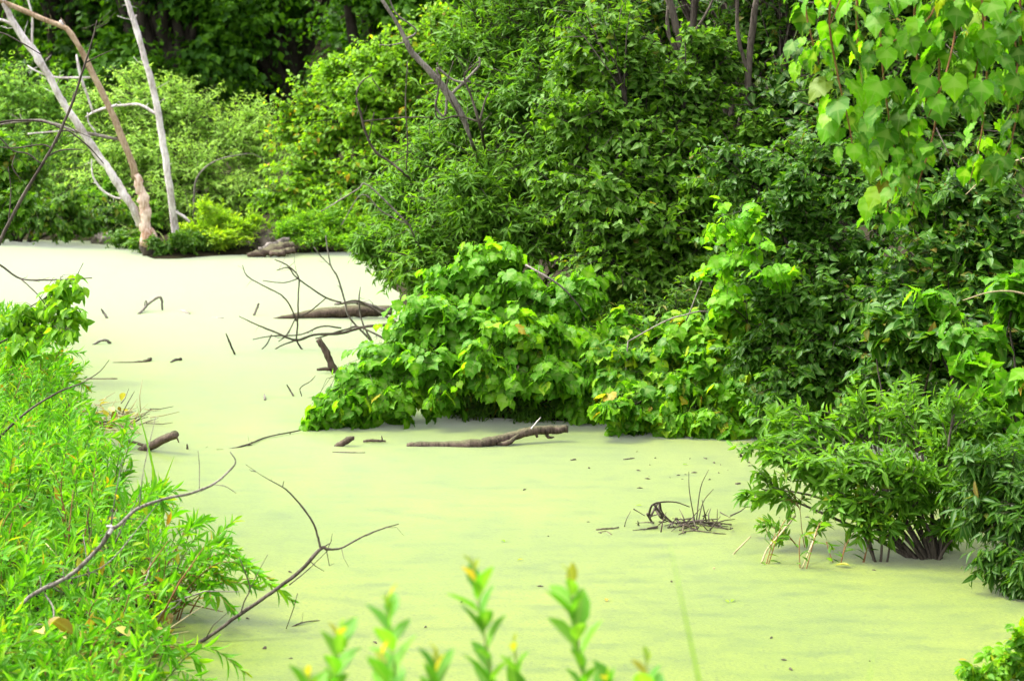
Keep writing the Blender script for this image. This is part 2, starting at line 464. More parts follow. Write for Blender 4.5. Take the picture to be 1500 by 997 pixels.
# ------------------------------------------------------------------ a shrub or tree from crown lobes
def plant(name, label, cat, base, lobes, kind='oval4', mat='thicket', leaf=0.07, twigs=60, lpt=14, ind=0, group=None,
          stem_r=0.02, bark='bark_live', droop=0.35, face=0.5, up=0.5, twig_mesh=True, seed=1, far=None, spread=1.0,
          stem_name='trunk', fol_jit=0.35, rz=None, tip=0.25, arch=0.25, fill=1):
    rng = np.random.default_rng(seed)
    base = np.asarray(base, float)
    rt = root(name, label, cat, base, group)
    mb = MB(); tw = MB()
    PP, RR, SS, DD = [], [], [], []
    if fill:
        extra = []
        for lb in lobes:
            for _ in range(fill):
                a = rng.uniform(0, 2 * math.pi)
                k = rng.uniform(0.45, 0.65)
                extra.append((lb[0] + lb[3] * math.cos(a) * 0.95, lb[1] + lb[4] * math.sin(a) * 0.95, lb[2] + rng.uniform(-0.2, 0.25), lb[3] * k, lb[4] * k, None, 0.35 * (lb[6] if len(lb) > 6 else 1)))
        lobes = list(lobes) + extra
    for lb in lobes:
        px, py, d, rx, ry = lb[:5]
        c = P(px, py, d)
        rxm, rym = rx * d / F_PX, ry * d / F_PX
        rzm = lb[5] if len(lb) > 5 and lb[5] else (rz or 0.8 * (rxm + rym) / 2)
        rad = np.array([rxm, rzm, rym])
        # limb from the base to the lobe
        span = np.linalg.norm(c - base)
        m1 = base + (c - base) * 0.35 + np.array([0, 0, arch * span * 0.5]) + rng.normal(0, 0.05 * span, 3)
        m2 = base + (c - base) * 0.72 + np.array([0, 0, arch * span * 0.35]) + rng.normal(0, 0.05 * span, 3)
        b0 = base + np.array([rng.normal(0, stem_r * 1.2), rng.normal(0, stem_r * 1.2), -0.08])
        path = smooth_path([b0, m1, m2, c], 4)
        r0 = stem_r * rng.uniform(0.7, 1.0)
        mb.tube(path, np.linspace(r0, r0 * tip, len(path)), 6, 0.12, rng)
        nT = int(twigs * (lb[6] if len(lb) > 6 else 1))
        if nT < 1: continue
        u = nrm(rng.normal(0, 1, (nT, 3)))
        back = (u[:, 1] > 0.25) & (rng.random(nT) < 0.55)
        u[back, 1] *= -1
        ti = np.clip((len(path) - 1) * rng.uniform(0.62, 1.0, nT), 0, len(path) - 1.001)
        i0 = ti.astype(int); fr_ = (ti - i0)[:, None]
        st = path[i0] * (1 - fr_) + path[i0 + 1] * fr_
        en = c + rad * u * (0.5 + 0.95 * rng.random((nT, 1)) ** 1.4) * spread + np.array([0, 0, 0.12]) * rym * rng.random((nT, 1))
        L_ = np.linalg.norm(en - st, axis=1, keepdims=True)
        mid = (st + en) / 2 + np.array([0, 0, 1.0]) * L_ * 0.15 + rng.normal(0, 0.07, (nT, 3)) * L_
        if twig_mesh:
            rt_ = max(stem_r * 0.16, 0.0022)
            a1 = nrm(np.cross(en - st, np.array([0.3, 0.2, 1.0]))); b1 = np.cross(nrm(en - st), a1)
            ang = np.arange(3) * 2 * math.pi / 3
            rings = []
            for pt, rr in ((st, rt_), (mid, rt_ * 0.75), (en, rt_ * 0.3)):
                rings.append(pt[:, None, :] + rr * (np.cos(ang)[None, :, None] * a1[:, None, :] + np.sin(ang)[None, :, None] * b1[:, None, :]))
            V = np.stack(rings, 1).reshape(-1, 3)
            tris = []
            for s in range(2):
                for j in range(3):
                    k = (j + 1) % 3
                    tris += [(s * 3 + j, s * 3 + k, s * 3 + 3 + k), (s * 3 + j, s * 3 + 3 + k, s * 3 + 3 + j)]
            T = (np.array(tris)[None] + (np.arange(nT) * 9)[:, None, None]).reshape(-1, 3)
            tw.add(V, T)
        t = np.linspace(0.25, 1.0, lpt)[None, :, None] + rng.uniform(-0.03, 0.03, (nT, lpt, 1))
        s_, m_, e_ = st[:, None], mid[:, None], en[:, None]
        pos = (1 - t) ** 2 * s_ + 2 * t * (1 - t) * m_ + t * t * e_
        tan = nrm(2 * (1 - t) * (m_ - s_) + 2 * t * (e_ - m_))
        side = nrm(np.cross(tan, np.array([0, 0, 1.0]) + 0.3 * rng.normal(0, 1, (nT, 1, 3))))
        sgn = np.where(np.arange(lpt) % 2 == 0, 1.0, -1.0)[None, :, None]
        ax = nrm(tan * 0.55 + side * sgn * 0.7 + rng.normal(0, fol_jit, pos.shape) + np.array([0, 0, -droop]))
        outw = nrm(pos - c)
        nh = np.array([0, 0, 1.0]) * up + outw * face + rng.normal(0, 0.38, pos.shape)
        sz = leaf * rng.uniform(0.6, 1.2, (nT, lpt)) * np.where(t[..., 0] > 0.9, 0.75, 1)
        cl = rng.random() * 0.35 + rng.random((nT, 1)) * 0.25
        rn = (cl + rng.random((nT, lpt)) * 0.4)
        PP.append(pos.reshape(-1, 3)); RR.append(frames(ax.reshape(-1, 3), nh.reshape(-1, 3)))
        SS.append(sz.ravel()); DD.append(rn.ravel())
    mb.build(stem_name, M[bark], rt, base)
    if twig_mesh and tw.V:
        tw.build('twigs', M[bark], rt, base)['kind'] = 'stuff'
    pos = np.vstack(PP); R = np.vstack(RR); S = np.concatenate(SS); D = np.concatenate(DD)
    keep = pos[:, 2] > 0.02
    leaves_out(rt, base, kind, mat, pos[keep], R[keep], S[keep], D[keep], ind, far)
    return rt

def dead(name, label, cat, limbs, mat='bark_dark', group=None, sides=7, kink=0.08, sub=5, rough=0.13, names=None, twl=1.0):
    """limbs: list of [(px,py,d,diameter_px)...]; first is the main limb. d None = on the water."""
    def pt(q):
        return G(q[0], q[1]) if q[2] is None else P(q[0], q[1], q[2])
    p0 = pt(limbs[0][0])
    rt = root(name, label, cat, p0, group)
    if cat in ('log', 'wood chunk', 'debris', 'stick', 'twig', 'reed'): twl = 0
    for i, l in enumerate(limbs):
        tw = MB()
        pts = np.array([pt(q) for q in l])
        r = np.array([q[3] * p[1] / F_PX / 2 for q, p in zip(l, pts)]) * {'branch': 0.72, 'dead tree': 0.9}.get(cat, 1.0)
        full = smooth_path(np.hstack([pts, r[:, None]]), sub)
        path = full[:, :3]
        rad = np.maximum(full[:, 3], 0.0012)
        if kink and len(path) > 2:
            path[1:-1] += RNG.normal(0, 1, (len(path) - 2, 3)) * np.minimum(rad[1:-1, None] * kink, 0.012)
            rad = rad * (1 + RNG.uniform(-0.03, 0.04, len(rad)))
        mb = MB(); mb.tube(path, rad, sides if i == 0 else 6, rough)
        nm = names[i] if names else ('limb' if i == 0 else 'twig')
        mm = mat[i] if isinstance(mat, list) else mat
        lo = mb.build(nm, M[mm], rt, p0)
        ln = np.linalg.norm(np.diff(path, axis=0), axis=1).sum()
        for _ in range(int(twl * ln * 5 * RNG.uniform(0.6, 1.4))):
            k = RNG.integers(1, len(path) - 1) if len(path) > 2 else 0
            tan = nrm(path[min(k + 1, len(path) - 1)] - path[k - 1])
            dv = nrm(tan * 0.5 + RNG.normal(0, 0.7, 3) + np.array([0, 0, 0.15]))
            L_ = RNG.uniform(0.03, 0.13) * min(1.8, 0.6 + ln * 0.5)
            q = [path[k], path[k] + dv * L_ * 0.5 + RNG.normal(0, 0.1, 3) * L_, path[k] + dv * L_ + RNG.normal(0, 0.12, 3) * L_]
            r0 = max(0.0016, min(0.0035, rad[k] * 0.35))
            tw.tube(q, [r0, r0 * 0.7, r0 * 0.35], 4)
        if tw.V:
            tw.build('twiglets', M[mm], lo, p0)['kind'] = 'stuff'
    return rt

# ================================================================== THE SETTING
shore = [np.array([-1.45, 7.0, 0]), G(150, 1010), G(215, 960), G(300, 880), G(235, 770), G(180, 700), G(150, 640), G(125, 590), G(85, 540),
         G(30, 490), G(-60, 440), np.array([-8, 20.5, 0]), np.array([-40, 19, 0]), np.array([-40, 28, 0]), np.array([-9, 27, 0]),
         G(0, 352), G(120, 354), G(192, 356), G(196, 373), G(212, 381), G(262, 381), G(330, 376), G(430, 372), G(545, 370),
         G(560, 420), G(600, 500), G(610, 575), G(635, 606), G(700, 616), G(880, 622), G(960, 628), G(1110, 634), G(1230, 645), G(1380, 680),  # bank pushed forward below the grape bush: dark soil stands in for shade
         G(1500, 760), G(1540, 880), G(1530, 1000), np.array([2.1, 7.0, 0])]
POLY = np.array([s[:2] for s in shore])

def sdist(X, Yv):
    p = np.stack([X.ravel(), Yv.ravel()], -1)
    best = np.full(len(p), 1e9); inside = np.zeros(len(p), bool)
    for a, b in zip(POLY, np.roll(POLY, -1, 0)):
        ab = b - a; t = np.clip(((p - a) @ ab) / (ab @ ab), 0, 1)
        best = np.minimum(best, np.linalg.norm(p - (a + t[:, None] * ab), axis=1))
        c = ((a[1] > p[:, 1]) != (b[1] > p[:, 1])) & (p[:, 0] < (b[0] - a[0]) * (p[:, 1] - a[1]) / (b[1] - a[1] + 1e-12) + a[0])
        inside ^= c
    return np.where(inside, -best, best).reshape(X.shape)

def ground_h(X, Yv):
    X = np.asarray(X, float); Yv = np.asarray(Yv, float)
    s = sdist(X, Yv)
    h = np.where(s < 0, np.maximum(s * 0.6, -0.5) - 0.03, -0.03 + 0.75 * (1 - np.exp(-np.maximum(s, 0) * 0.35)))
    # bank of the camera side is a little higher, a wooded slope rises behind everything
    h = h + np.where(s > 0, 0.25 * np.clip((7 - Yv) / 7, 0, 1) * np.clip(s, 0, 1), 0)
    t = np.clip((Yv - 33) / 45, 0, 1); h = h + 13 * t * t * (3 - 2 * t)
    t = np.clip((X - 7) / 30, 0, 1); h = h + np.where(s > 0, 9 * t * t * (3 - 2 * t), 0)
    t = np.clip((-X - 16) / 40, 0, 1); h = h + np.where(s > 0, 8 * t * t * (3 - 2 * t), 0)
    n = 0.035 * np.sin(X * 3.1 + 1.3 * np.sin(Yv * 2.3)) * np.cos(Yv * 2.7 + np.sin(X * 1.7)) + 0.018 * np.sin(X * 9.1 + Yv * 4) * np.sin(Yv * 8.3)
    return h + n * np.clip(s * 2, 0, 1)

def gz(x, y):
    return float(ground_h(np.array([[x]]), np.array([[y]]))[0, 0])

def GB(px, d):                      # ground point below pixel column px at distance d
    x = (px - 750.0) / F_PX * d * 1.0
    return np.array([x, d, max(gz(x, d), -0.05)])

xs = np.concatenate([np.linspace(-120, -12, 28), np.linspace(-11, -4.5, 28), np.linspace(-4.4, 4.4, 100), np.linspace(4.6, 12, 26), np.linspace(13, 120, 28)])
ys = np.concatenate([np.linspace(-40, 3, 24), np.linspace(3.3, 30, 190), np.linspace(30.6, 60, 45), np.linspace(62, 200, 30)])
X, Yg = np.meshgrid(xs, ys)
Z = ground_h(X, Yg)
nx, ny = len(xs), len(ys)
V = np.stack([X, Yg, Z], -1).reshape(-1, 3)
i = (np.arange(ny - 1)[:, None] * nx + np.arange(nx - 1)[None]).ravel()
T = np.vstack([np.stack([i, i + 1, i + nx + 1], -1), np.stack([i, i + nx + 1, i + nx], -1)])
gr = mk('ground', V, T, ground_material(), smooth=True); gr['kind'] = 'structure'
pd = mk('pond', [(-60, 3, 0), (40, 3, 0), (40, 34, 0), (-60, 34, 0)], [(0, 1, 2), (0, 2, 3)], pond_material()); pd['kind'] = 'structure'

# ================================================================== FAR WOOD
def tree_lobes(pxc, d, width, ybot, ytop, n, seed, r=75):
    rng = np.random.default_rng(seed); L = []
    for k in range(n):
        py = ytop + (ybot - ytop) * (k + 0.5) / n + rng.uniform(-20, 20)
        px = pxc + rng.uniform(-1, 1) * width * (0.6 + 0.4 * math.sin(math.pi * (k + 0.5) / n))
        w = rng.uniform(0.8, 1.3) * r
        L.append((px, py, d + rng.uniform(-1.0, 1.0), w * 1.15, w * 0.8, 1.0, 1.0 if py > -100 else 0.45))
    return L

far_trees = [(-60, 36, 'leafy tree at the wood edge behind the left dead trunks'), (120, 38, 'dark tree at the wood edge above the pale willow shrub'),
             (260, 35.5, 'tree with sunlit outer leaves behind the straight bare trunk'), (420, 39, 'dark broadleaf tree in the shaded wood behind the pale shrubs'),
             (560, 36, 'tall leafy tree rising behind the yellow-green bush'), (720, 37, 'dark tree behind the fallen grey dead trunk'),
             (900, 38, 'far tree behind the tall willow thicket'), (1120, 37, 'far tree glimpsed between the dark trunks')]
for k, (px, d, lab) in enumerate(far_trees):
    plant('forest_tree', lab, 'tree', GB(px, d), tree_lobes(px, d, 120, 190, -330, 15, 40 + k), 'far', 'forest', 0.15, 75, 13, 0, 'trees at the edge of the wood',
          0.14, twig_mesh=False, seed=60 + k, droop=0.5)

# unbroken foliage of the wood further back
rng = np.random.default_rng(5)
n = 60000
fx = rng.uniform(-22, 22, n); fy = rng.uniform(42, 56, n)
fz = ground_h(fx, fy) + rng.random(n) ** 1.3 * 9
cl = np.sin(fx * 1.1 + np.sin(fz * 1.3)) * np.sin(fz * 1.2 + fy * 0.7)
k_ = cl > -0.35
pos = np.stack([fx, fy, fz], -1)[k_]
n = len(pos)
R = frames(rng.normal(0, 1, (n, 3)) + np.array([0, -0.4, -0.4]), rng.normal(0, 0.5, (n, 3)) + np.array([0, -0.4, 0.8]))
Vv, Tt, a, b = leaf_soup('far', pos, R, rng.uniform(0.18, 0.42, n), rng.random(n))
fo = mk('distant_wood', Vv, Tt, M['forest'], None, {'rnd': a, 'rib': b})
fo['kind'] = 'stuff'; tag(fo, 'dark green foliage of the wood on the slope far behind the pond', 'woodland')

# ================================================================== FAR SHORE SHRUBS
plant('willow_shrub', 'pale silvery rounded willow shrub behind the straight bare trunk', 'shrub', GB(280, 26.8),
      [(200, 150, 27, 60, 45), (265, 175, 27, 70, 55), (335, 205, 27, 65, 55), (385, 235, 27, 45, 60), (210, 225, 26.6, 65, 55), (290, 250, 26.4, 75, 55),
       (150, 200, 27, 50, 60), (355, 290, 26.4, 60, 45), (150, 270, 26.6, 60, 50), (240, 300, 26.2, 70, 45), (195, 112, 27.2, 24, 26, None, .4)],
      'lance4', 'silver', 0.085, 150, 18, 0, 'shrubs along the far shore', 0.035, seed=101)
plant('willow_shrub', 'grey-green shrub at the wood edge behind the forked dead trunks', 'shrub', GB(40, 28.5),
      [(20, 135, 28.6, 60, 45), (85, 150, 28.6, 60, 45), (-30, 200, 28.4, 60, 60), (50, 215, 28.2, 70, 55), (110, 225, 28.2, 50, 50), (20, 285, 28, 70, 50), (95, 290, 28, 60, 45)],
      'lance4', 'paleblue', 0.09, 120, 16, 0, 'shrubs along the far shore', 0.035, seed=102)
plant('shrub', 'dark green broadleaf shrub overhanging the water left of the gnawed trunk', 'shrub', GB(20, 25.9),
      [(20, 300, 25.6, 55, 40), (75, 318, 25.3, 50, 30), (-20, 250, 25.8, 50, 50), (35, 245, 25.8, 40, 40), (125, 330, 25.2, 28, 20, None, .5), (165, 325, 25.8, 45, 28)],
      'oval4', 'thicket', 0.09, 80, 14, 0, 'shrubs along the far shore', 0.03, seed=103, droop=0.7)
plant('shrub', 'large yellow-green bush with orange-tinged leaves on the far shore', 'shrub', GB(520, 26),
      [(625, 62, 26, 60, 42), (560, 100, 26, 60, 45), (495, 140, 26, 60, 45), (440, 180, 26, 50, 45), (530, 185, 25.6, 70, 50), (610, 150, 25.8, 70, 55),
       (455, 250, 25.5, 65, 50), (540, 265, 25.2, 75, 55), (420, 300, 25.2, 50, 40), (500, 310, 25, 60, 35), (660, 220, 25.4, 70, 60), (600, 300, 25, 60, 50), (690, 110, 26, 50, 50)],
      'oval4', 'yellowgreen', 0.085, 150, 15, 0, 'shrubs along the far shore', 0.04, seed=104)
plant('shrub', 'low lime-yellow bush on the mud beside the straight bare trunk', 'shrub', GB(328, 24.6),
      [(328, 325, 24.6, 36, 26), (300, 340, 24.5, 26, 20), (358, 338, 24.5, 26, 22), (330, 350, 24.3, 32, 14)],
      'lance4', 'lime', 0.07, 90, 14, 0, 'shrubs along the far shore', 0.012, seed=105, droop=-0.3)
plant('shrub', 'bright green feathery low shrub at the edge of the far shore', 'shrub', GB(460, 24.6),
      [(445, 330, 24.6, 40, 24), (490, 325, 24.6, 40, 26), (530, 335, 24.5, 34, 24), (470, 350, 24.4, 50, 16), (420, 343, 24.5, 20, 16)],
      'lance4', 'feather', 0.07, 110, 14, 0, 'shrubs along the far shore', 0.012, seed=106, droop=-0.2)
plant('weed_clump', 'clump of leafy weeds around the foot of the gnawed trunk', 'weeds', GB(245, 24.2),
      [(236, 362, 24.0, 22, 12), (268, 358, 24.1, 26, 14), (295, 352, 24.3, 22, 14), (205, 358, 24.5, 24, 12), (182, 352, 25, 30, 12)],
      'oval4', 'thicket', 0.06, 60, 10, 0, None, 0.006, bark='stem', seed=107)
plant('shrub', 'small green shrub between the gnawed trunk and the dark overhanging shrub', 'shrub', GB(150, 26.4),
      [(140, 300, 26.4, 40, 30), (180, 310, 26.3, 35, 28), (205, 322, 26.0, 35, 25)], 'oval4', 'feather', 0.075, 90, 14, 0, 'shrubs along the far shore', 0.02, seed=108)

# ---- dead trunks on the far shore
D = 24.2
sn = dead('dead_tree', 'tan dead trunk gnawed through by beavers near its foot', 'dead tree',
     [[(219, 378, D, 24), (217, 362, D, 27), (216, 350, D, 24)],
      [(217, 360, D, 27), (219, 346, D, 30), (214, 334, D, 21), (212, 324, D, 19), (213, 312, D, 20), (211, 303, D, 16), (211, 293, D, 21), (207, 283, D, 17), (204, 275, D, 14), (203, 266, D, 15), (199, 256, D, 12)],
      [(199, 262, D, 12), (188, 225, D, 11), (168, 176, D, 10), (148, 132, D, 10), (124, 84, D, 10), (104, 50, D, 9), (90, 38, D, 9), (72, 32, D, 9), (40, 18, D, 9), (8, 4, D, 9), (-30, -14, D, 8)],
      [(92, 38, D, 6), (88, 30, D, 4)],
      [(176, 205, D, 5), (136, 197, D, 6), (108, 192, D, 5), (60, 176, D, 4.5), (0, 182, D, 4)],
      [(172, 154, D, 5), (150, 160, D, 5), (136, 165, D, 4), (125, 172, D, 2)],
      [(136, 165, D, 4), (128, 140, D, 4), (118, 112, D, 5), (112, 80, D, 3)],
      [(132, 114, D, 4), (88, 114, D, 4), (60, 108, D, 3), (40, 96, D, 2)]],
     mat=['bark_dark', 'gnawed', 'bark_tan', 'bark_snag', 'bark_gray', 'bark_snag', 'bark_snag', 'bark_snag'], sides=14, rough=0.22,
     names=['stump', 'gnawed_section', 'limb'] + ['branch'] * 5, sub=2)
dead('dead_tree', 'pale dead trunk leaning against the gnawed trunk', 'dead tree',
     [[(205, 330, D + .08, 12), (196, 307, D, 13), (178, 278, D, 13), (160, 249, D, 12), (136, 217, D, 13), (116, 184, D, 13), (96, 156, D, 11), (76, 120, D, 11), (52, 80, D, 13), (24, 40, D, 11), (6, 4, D, 9), (-10, -40, D, 8)],
      [(178, 291, D, 3), (165, 288, D, 3.5), (148, 277, D, 3.5), (136, 257, D, 3), (134, 233, D, 2)],
      [(47, 74, D, 4), (47, 52, D, 4), (47, 24, D, 3.5), (39, -6, D, 3)],
      [(26, 42, D, 5), (10, 32, D, 5), (-12, 26, D, 4)],
      [(120, 190, D, 3), (90, 192, D, 3), (40, 196, D, 2.5)],
      [(128, 200, D, 4), (140, 195, D, 3), (130, 180, D, 2.5), (128, 165, D, 2)]], mat='bark_snag', sides=10, names=['limb'] + ['branch'] * 5)
dead('dead_tree', 'straight bare grey trunk standing alone on the far mud', 'dead tree',
     [[(262, 360, D + .1, 14), (258, 345, D + .1, 12), (249, 273, D, 11), (237, 200, D, 11), (225, 132, D, 10), (209, 76, D, 9), (196, 30, D, 9), (184, -4, D, 7), (170, -50, D, 6)],
      [(228, 167, D, 5), (214, 158, D, 5), (200, 153, D, 4.5), (172, 155, D, 4)],
      [(197, 28, D, 5), (200, 22, D, 3)],
      [(258, 310, D, 4), (270, 318, D, 5), (278, 325, D, 4)]], mat='bark_snag', sides=10, names=['limb'] + ['branch'] * 3)
dead('fallen_branch', 'weathered grey branch lying in the pale willow shrub', 'branch',
     [[(284, 290, 25.8, 4), (287, 264, 25.8, 4), (300, 246, 25.8, 3), (320, 234, 25.8, 2.5), (345, 228, 25.8, 2), (372, 226, 25.9, 1.5), (395, 242, 26, 1)],
      [(284, 290, 25.8, 4), (285, 352, 26.2, 5)]], mat='bark_gray')

# ---- root stump on the far mud
def lump(name, label, cat, c, r, mat, seed, flat=0.6, group=None):
    rng = np.random.default_rng(seed)
    nu, nv = 18, 10
    V = []
    ph = rng.uniform(0, 6, 6)
    for iv in range(nv + 1):
        th = math.pi * iv / nv
        for iu in range(nu):
            a = 2 * math.pi * iu / nu
            k = 1 + 0.22 * math.sin(3 * a + ph[0]) * math.sin(th) + 0.15 * math.sin(5 * a + 3 * th + ph[1]) + 0.1 * math.sin(9 * a + ph[2]) + rng.uniform(-.16, .16)
            V.append((r[0] * k * math.sin(th) * math.cos(a), r[1] * k * math.sin(th) * math.sin(a), r[2] * k * math.cos(th)))
    T = []
    for iv in range(nv):
        for iu in range(nu):
            a, b2 = iv * nu + iu, iv * nu + (iu + 1) % nu
            T += [(a, a + nu, b2 + nu), (a, b2 + nu, b2)]
    o = mk(name, V, T, mat, None, None, True, loc=c)
    tag(o, label, cat, group)
    return o
dead('driftwood', 'pinkish brown weathered driftwood heap on the far muddy shore', 'wood',
     [[(362, 374, 24.0, 6), (385, 370, 24.0, 12), (408, 364, 24.1, 16), (430, 360, 24.2, 10)], [(380, 366, 24.1, 8), (402, 358, 24.2, 12), (424, 350, 24.3, 8)], [(395, 372, 23.95, 8), (415, 370, 23.95, 10), (432, 366, 24, 8)], [(405, 356, 24.2, 6), (398, 346, 24.2, 3)]],
     mat=['log', 'bark_gray', 'log', 'bark_dark'], sides=7, rough=0.45, names=['trunk', 'limb', 'limb', 'limb'])
lump('brush_mound', 'dark earthen mound behind the pinkish stump', 'mound', P(388, 358, 24.6), (0.16, 0.2, 0.13), M['bark_dark'], 4)
lump('root_stump', 'grey mossy stump at the water edge left of the gnawed trunk', 'stump', P(153, 352, 25.6), (0.13, 0.12, 0.09), M['bark_gray'], 5)

# ================================================================== MIDDLE DISTANCE, RIGHT BANK
plant('willow_thicket', 'tall narrow-leaved willow thicket behind the grape-covered bush', 'shrub', GB(720, 17.2),
      [(800, 40, 17.5, 80, 60), (730, 90, 17.5, 75, 60), (700, 175, 17.2, 80, 65), (780, 150, 17, 80, 70), (640, 235, 17.2, 80, 60), (845, 95, 17.2, 70, 60), (720, 265, 16.8, 90, 60),
       (810, 240, 16.6, 80, 65), (595, 300, 17, 70, 55), (670, 330, 16.5, 85, 55), (760, 345, 16.3, 85, 55), (575, 375, 16.6, 45, 35), (620, 400, 16.3, 60, 45), (840, 320, 16.4, 70, 60),
       (770, -40, 17.6, 90, 60, None, .6), (850, 10, 17.6, 80, 60, None, .7), (870, 180, 16.6, 50, 60)],
      'lance4', 'willow', 0.10, 150, 18, 0, 'thickets on the right bank', 0.035, seed=201, fol_jit=0.45)
plant('vine_thicket', 'shaded broadleaf thicket draped in vines behind the second vine mound', 'shrub', GB(960, 15.2),
      [(880, 60, 15.6, 80, 60), (930, 110, 15.5, 70, 55), (900, 190, 15.3, 80, 60), (960, 240, 15.2, 70, 55), (880, 290, 15, 75, 55), (1010, 150, 15.6, 70, 50), (1050, 220, 15.5, 65, 55),
       (930, 340, 14.9, 80, 50), (1010, 330, 15.2, 70, 55), (1060, 370, 15, 60, 55), (960, 420, 14.9, 75, 45), (890, 400, 14.8, 70, 45), (1050, 90, 15.8, 60, 40, None, .5), (1080, 300, 15.1, 60, 60)],
      'oval4', 'thicket', 0.082, 135, 14, 0, 'thickets on the right bank', 0.035, seed=202)
for k, (pts, lab) in enumerate([
        ([(985, 300, 16.6, 14), (1000, 60, 16.6, 12), (975, -10, 16.6, 10), (955, -120, 16.6, 9)], 'leaning dark trunk rising out of the vine-draped thicket'),
        ([(1098, 330, 16.2, 13), (1098, 100, 16.2, 11), (1104, 0, 16.2, 10), (1120, -140, 16.2, 9)], 'slim dark trunk beside the hanging grape vine')]):
    pass
plant('shade_tree', 'dark tree with slim trunks whose crown overhangs the right bank', 'tree', GB(1060, 16.8),
      [(980, -140, 17, 110, 70), (1100, -120, 16.6, 110, 80), (1200, -60, 16.2, 110, 80), (1320, -20, 15.6, 120, 90), (1260, 90, 15.2, 100, 70), (1400, 100, 15.2, 110, 90), (1480, 20, 15, 110, 90),
       (1160, 150, 15.6, 80, 70), (1330, 190, 14.8, 90, 70), (1230, 210, 15, 80, 60), (1480, 200, 14.8, 90, 80), (1130, 50, 16.6, 60, 50, None, .4), (1400, 250, 14.6, 90, 60), (960, 20, 17.6, 50, 40, None, .5)],
      'oval4', 'dogwood', 0.095, 120, 14, 0, None, 0.06, seed=203, arch=0.05, bark='bark_dark')
dead('dark_trunk', 'leaning dark trunk rising out of the vine-draped thicket', 'trunk',
     [[(1010, 470, 16, 16), (1016, 300, 16, 14), (1000, 90, 16, 12), (988, 30, 16, 11), (960, -60, 16, 10)], [(1000, 90, 16, 7), (978, 40, 16, 6), (985, -40, 16, 5)], [(1008, 60, 16, 4), (1040, 10, 16, 4), (1060, -50, 16, 3)]], mat='bark_dark', names=['trunk', 'limb', 'limb'])
dead('dark_trunk', 'slim dark trunk between the shaded thicket and the hanging grape vine', 'trunk',
     [[(1085, 500, 15.6, 13), (1092, 250, 15.6, 11), (1098, 80, 15.6, 10), (1108, 0, 15.6, 9), (1125, -90, 15.6, 8)], [(1096, 110, 15.6, 6), (1080, 40, 15.6, 6), (1082, -40, 15.6, 5)]], mat='bark_dark', names=['trunk', 'limb'])
plant('dogwood_shrub', 'dense dark small-leaved shrub behind the willow standing in water', 'shrub', GB(1200, 13.3),
      [(1120, 250, 13.6, 75, 50), (1200, 230, 13.5, 75, 50), (1270, 290, 13.3, 75, 55), (1160, 320, 13.3, 75, 50), (1240, 370, 13.1, 75, 50), (1130, 400, 13.2, 65, 50), (1200, 440, 12.9, 75, 50),
       (1280, 440, 12.9, 70, 55), (1150, 500, 12.9, 70, 45), (1230, 520, 12.7, 75, 45), (1170, 570, 12.7, 70, 40), (1100, 330, 13.6, 50, 50)],
      'oval', 'dogwood', 0.066, 90, 13, 250, 'shrubs on the right bank', 0.022, seed=204)
plant('dogwood_shrub', 'glossy dark shrub under the hanging grape vine at the right bank', 'shrub', GB(1400, 11.8),
      [(1350, 300, 12.3, 70, 50), (1430, 290, 12.2, 75, 55), (1490, 350, 12, 70, 60), (1380, 380, 12, 75, 50), (1450, 430, 11.8, 75, 50), (1320, 430, 12, 65, 50), (1380, 480, 11.7, 75, 45),
       (1320, 530, 11.7, 60, 45), (1440, 530, 11.5, 75, 50), (1500, 500, 11.6, 60, 60), (1380, 570, 11.4, 70, 45), (1480, 600, 11.2, 65, 50), (1290, 580, 11.8, 50, 40)],
      'oval', 'dogwood', 0.075, 80, 12, 280, 'shrubs on the right bank', 0.02, seed=205)

# ---- grape-covered bushes
plant('grape_bush', 'bright wild grape bush trailing over the duckweed behind the floating log', 'grape vine', GB(740, 14.4),
      [(690, 410, 14.3, 62, 38), (760, 430, 14.2, 70, 42), (830, 450, 14.1, 60, 38), (640, 455, 14.1, 62, 38), (600, 500, 13.9, 58, 36), (680, 490, 13.8, 72, 42), (760, 500, 13.7, 75, 42),
       (850, 505, 13.8, 55, 38), (560, 540, 13.7, 50, 34), (640, 545, 13.6, 65, 36), (720, 555, 13.5, 60, 34), (530, 575, 13.55, 42, 28), (500, 603, 13.45, 40, 20), (580, 590, 13.5, 40, 20, None, .5),
       (800, 560, 13.5, 50, 30), (860, 598, 13.6, 34, 18, None, .5), (640, 592, 13.55, 34, 16, None, .4), (700, 588, 14.1, 60, 20), (790, 594, 14.1, 55, 18), (460, 618, 13.4, 18, 9, None, .4), (715, 375, 14.4, 40, 24, None, .6), (870, 560, 13.6, 40, 30)],
      'grape', 'grape', 0.092, 50, 9, 300, 'wild grape on the right bank', 0.014, seed=206, droop=0.8, face=0.75, up=0.55, arch=0.35)
plant('grape_bush', 'lower vine mound right of the floating log spilling onto the duckweed', 'grape vine', GB(1030, 13.6),
      [(905, 560, 13.5, 50, 32), (960, 590, 13.3, 52, 30), (1010, 560, 13.4, 55, 34), (1070, 590, 13.3, 55, 34), (920, 612, 13.2, 40, 20), (985, 622, 13.2, 46, 18), (1040, 622, 13.15, 46, 18), (890, 530, 13.6, 40, 30), (920, 490, 13.9, 50, 34), (1060, 530, 13.5, 55, 36),
       (1120, 570, 13.3, 50, 36), (1000, 500, 13.7, 50, 34), (1130, 620, 13.1, 42, 22), (1080, 480, 13.6, 45, 36), (955, 530, 13.6, 45, 28)],
      'grape', 'grape', 0.085, 44, 9, 300, 'wild grape on the right bank', 0.014, seed=207, droop=0.7, face=0.7, up=0.55, arch=0.35)
